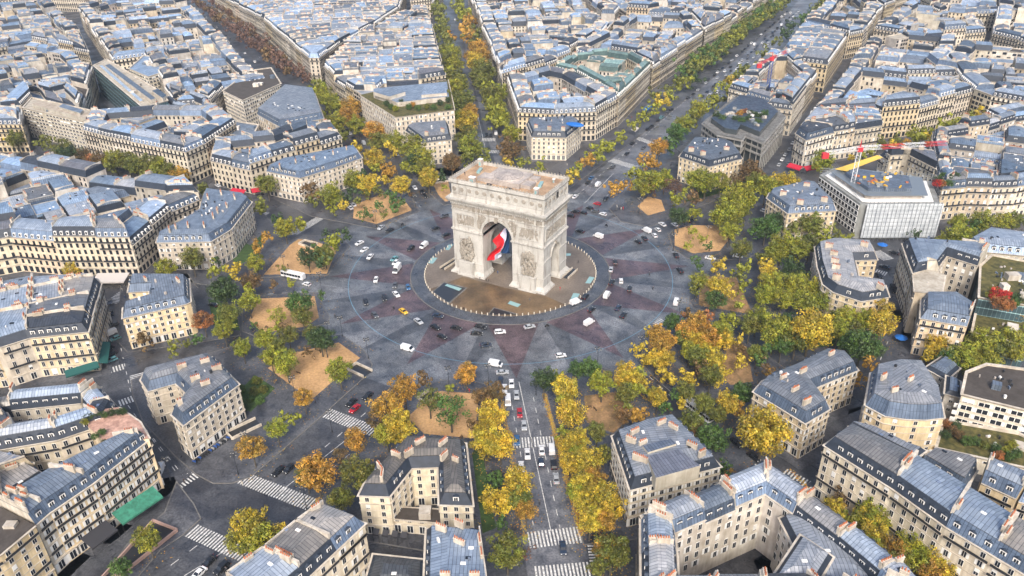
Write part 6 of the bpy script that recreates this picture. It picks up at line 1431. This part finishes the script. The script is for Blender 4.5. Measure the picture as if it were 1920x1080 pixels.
for f in range(4):
    m.tube((E_.x, E_.y, zt+f*1.2), (A_.x, A_.y, zt+f*1.2), .08, .08, stl, 4); m.tube((F_.x, F_.y, zt+f*1.2), (B_.x, B_.y, zt+f*1.2), .07, .07, stl, 4); m.tube((D_.x, D_.y, zt+f*1.2), (E_.x, E_.y, zt+f*1.2), .07, .07, stl, 4)
m.build('scaffold_tubes', sb, O_)
cc = cen(BL); Q = [(cc[0]+(x-cc[0])*.72, cc[1]+(y-cc[1])*.72) for x, y in BL]
m = MB(); m.prism(Q, zt+.01, zt+2.6, party(), (.9, .9, .95), mt=zinc()); m.build('setback_storey', sb, O_, uv=True)
for q_, (fs_, z0_, z1_) in enumerate(((.9, zt+.3, zt+.55), (.8, zt+2.7, zt+2.95), (.55, zt+2.62, zt+4.6))):
    Q2 = [(cc[0]+(x-cc[0])*fs_, cc[1]+(y-cc[1])*fs_) for x, y in BL]; m = MB(); m.prism(Q2, z0_, z1_, (frame(), stl, zinc())[q_], (.7, .7, .72), bottom=True); m.build('scaffold_deck', sb, O_, uv=True)
m = MB(); P2 = wp([(1566,317),(1645,291),(1655,295),(1588,321)], zt+4); m.prism(ccw(P2), zt+3.9, zt+4.1, mat('yellow_sheeting', (.72, .48, .08), .7), bottom=True); m.build('yellow_sheeting', sb, O_)
m = MB()
for _ in range(40):
    x, y = cc[0]+random.gauss(0, 9), cc[1]+random.gauss(0, 7)
    if inp(Q, x, y): m = MB(); m.box((x, y, zt+4.61), (random.uniform(.6, 3), random.uniform(.5, 1.5), random.uniform(.3, 1.2)), random.random()*3, random.choice((terra(), stl, frame(), sy, cgr))); m.build('stacked_material', sb, O_)
tag(sb, 'building under renovation wrapped in white scaffold netting, grey glazed side', 'building')
# tower cranes
def lattice(m, a, b, w_, n, mt, mt2=None, every=3):
    a, b = Vector(a), Vector(b); d = (b-a).normalized(); x = d.cross(Vector((0, 0, 1)))
    x = x.normalized() if x.length > .05 else Vector((1, 0, 0)); y = d.cross(x).normalized(); cs = [(x*sx+y*sy)*w_/2 for sx, sy in ((-1, -1), (1, -1), (1, 1), (-1, 1))]
    for k in range(n):
        p, q = a+(b-a)*(k/n), a+(b-a)*((k+1)/n); mm_ = mt2 if mt2 and (k//every) % 2 else mt
        for i in range(4):
            m.tube(p+cs[i], q+cs[i], .11, .11, mm_, 4); m.tube(p+cs[i], q+cs[(i+1) % 4], .045, .045, mm_, 3); m.tube(p+cs[i], p+cs[(i+1) % 4], .045, .045, mm_, 3)
cw = mat('crane_white', (.62, .64, .66), .5); crd = mat('crane_red', (.5, .03, .04), .5); cbl = mat('crane_blue', (.02, .06, .25), .5); cor = mat('crane_orange', (.7, .16, .03), .5)
def crane(base, top, jibs, name, label, tm):
    e = empty(name, base); m = MB(); lattice(m, base, (base[0], base[1], top), 1.8, 12, tm); m.build('mast', e, base)
    m = MB(); m.box((base[0], base[1], top), (2.4, 2.4, 2.2), .4, crd); m.tube((base[0], base[1], top+2), (base[0], base[1], top+6), .3, .1, crd, 5); m.build('cab', e, base)
    for tip, mt, mt2, wd, nm in jibs:
        m = MB(); lattice(m, (base[0], base[1], top+1.5), tip, wd, 16 if nm == 'jib' else 5, mt, mt2, 4); m.build(nm, e, base)
    m = MB(); t = jibs[1][0]; m.box((t[0], t[1], t[2]-2.5), (3, 2, 2.6), .5, crd); m.build('counterweight', e, base)
    tag(e, label, 'crane')
bz = W(1597, 352, zt); top = 0
tz_ = min([z*.5 for z in range(36, 120)], key=lambda z: abs(NDC((bz.x, bz.y, z))[1]-283))
t1 = W(1775, 268, tz_+2); t2 = W(1548, 287, tz_+1.5)
crane((bz.x, bz.y, zt-2), tz_, [((t1.x, t1.y, tz_+2), cw, crd, 1.6, 'jib'), ((t2.x, t2.y, tz_+1.5), cw, None, 1.4, 'counter_jib')], 'tower_crane', 'white tower crane with a red and white jib above the scaffolded building', cw)
bz = W(1440, 162, 20); tz_ = min([z*.5 for z in range(44, 140)], key=lambda z: abs(NDC((bz.x, bz.y, z))[1]-113))
t1 = W(1484, 92, tz_+6); t2 = W(1424, 120, tz_+1)
crane((bz.x, bz.y, 19), tz_, [((t1.x, t1.y, tz_+6), crd, cw, 1.4, 'jib'), ((t2.x, t2.y, tz_+1), crd, None, 1.2, 'counter_jib')], 'tower_crane', 'small blue and red tower crane beside the grand avenue', cbl)
# glass and concrete block on the grand avenue
z = 19
P = wp([(1316,230),(1345,252),(1393,262),(1398,254),(1432,268),(1474,218),(1440,190),(1378,180)], z); P = ccw(P); c_ = cen(P); gb = empty('glass_office_block', (c_[0], c_[1], 0)); O_ = gb.location
dgl = mat('tinted_curtain_glass', (.05, .06, .065), .12, spec=.7); m = MB(); m.prism(inset(P, [1.2]*len(P)), 0, z-.5, dgl); m.build('glass_wall', gb, O_)
con = mat('pale_concrete', (.30, .31, .31), .75, fn=f_party)
for f, (ins, zz) in enumerate(((-.2, 18.2), (0, 14.6), (0, 11))):
    m = MB(); m.prism(inset(P, [ins]*len(P)), zz-.45, zz+.45, con, bottom=True); m.build('floor_band', gb, O_)
for i in range(len(P)):
    a, b = Vector((*P[i], 0)), Vector((*P[(i+1) % len(P)], 0)); L = (b-a).length; d = (b-a).normalized(); nr = Vector((d.y, -d.x, 0)); k = max(1, int(L/4.2))
    for q in range(k):
        p = a+d*(L*q/k)-nr*.6; m = MB(); m.box((p.x, p.y, 0), (.45, .45, z-.6), math.atan2(d.y, d.x), con); m.build('mullion', gb, O_)
Q = inset(P, [5]*len(P)); Q = Q if okin(P, Q) else inset(P, [2]*len(P))
m = MB(); m.prism(Q, z, z+3, dgl, mt=zinc()); m.build('penthouse', gb, O_); m = MB(); m.face([(x, y, z+.1) for x, y in inset(P, [.3]*len(P))], mat('roof_gravel', (.13, .13, .125), .9, fn=f_ground((.7, .7, .7), (1.4, 1.4, 1.4), .6))); m.build('roof_terrace', gb, O_)
m = MB()
for _ in range(26):
    x, y = c_[0]+random.gauss(0, 8), c_[1]+random.gauss(0, 8)
    if inp(inset(Q, [1.5]*len(Q)), x, y): m.box((x, y, z+3), (random.uniform(1, 4), random.uniform(1, 2.5), random.uniform(.6, 1.8)), random.choice((0, .8)), random.choice((con, stl, frame(), party())))
m.build('roof_machinery', gb, O_); tag(gb, 'concrete and glass office block with a roof garden beside the grand avenue', 'office block')
# parasols and tables of the pink terrace, tents on the curved street
for k, (x, y, c, n_) in enumerate(((1690, 632, tp, 'blue'), (1655, 458, tp, 'bright blue'))):
    p = W(x, y, 2.5); m = MB(); m.tube((0, 0, 0), (0, 0, 2.4), .06, .06, iron(), 5); m.tube((0, 0, 2.2), (0, 0, 3.2), 2.4, .1, c, 8); o = m.build('parasol', loc=(p.x, p.y, .15)); tag(o, f'{n_} conical tent top '+('on the curved street at the right' if k == 0 else 'at the foot of the scaffolding'), 'parasol')
flush()
# ------------------------------------------------------------------ haze
m = MB(); m.prism([(-2900, -800), (2000, -800), (2000, 2400), (-2900, 2400)], -1.5, 260, None, bottom=True)
hm = bpy.data.materials.new('haze'); hm.use_nodes = True; t = hm.node_tree; t.nodes.remove(t.nodes['Principled BSDF'])
v = t.nodes.new('ShaderNodeVolumePrincipled'); v.inputs['Color'].default_value = (.72, .85, 1, 1); v.inputs['Density'].default_value = .00010; v.inputs['Anisotropy'].default_value = .2
t.links.new(v.outputs[0], t.nodes['Material Output'].inputs['Volume'])
m.ms = [hm]; o = m.build('haze', loc=(0, 0, 0)); o['kind'] = 'stuff'
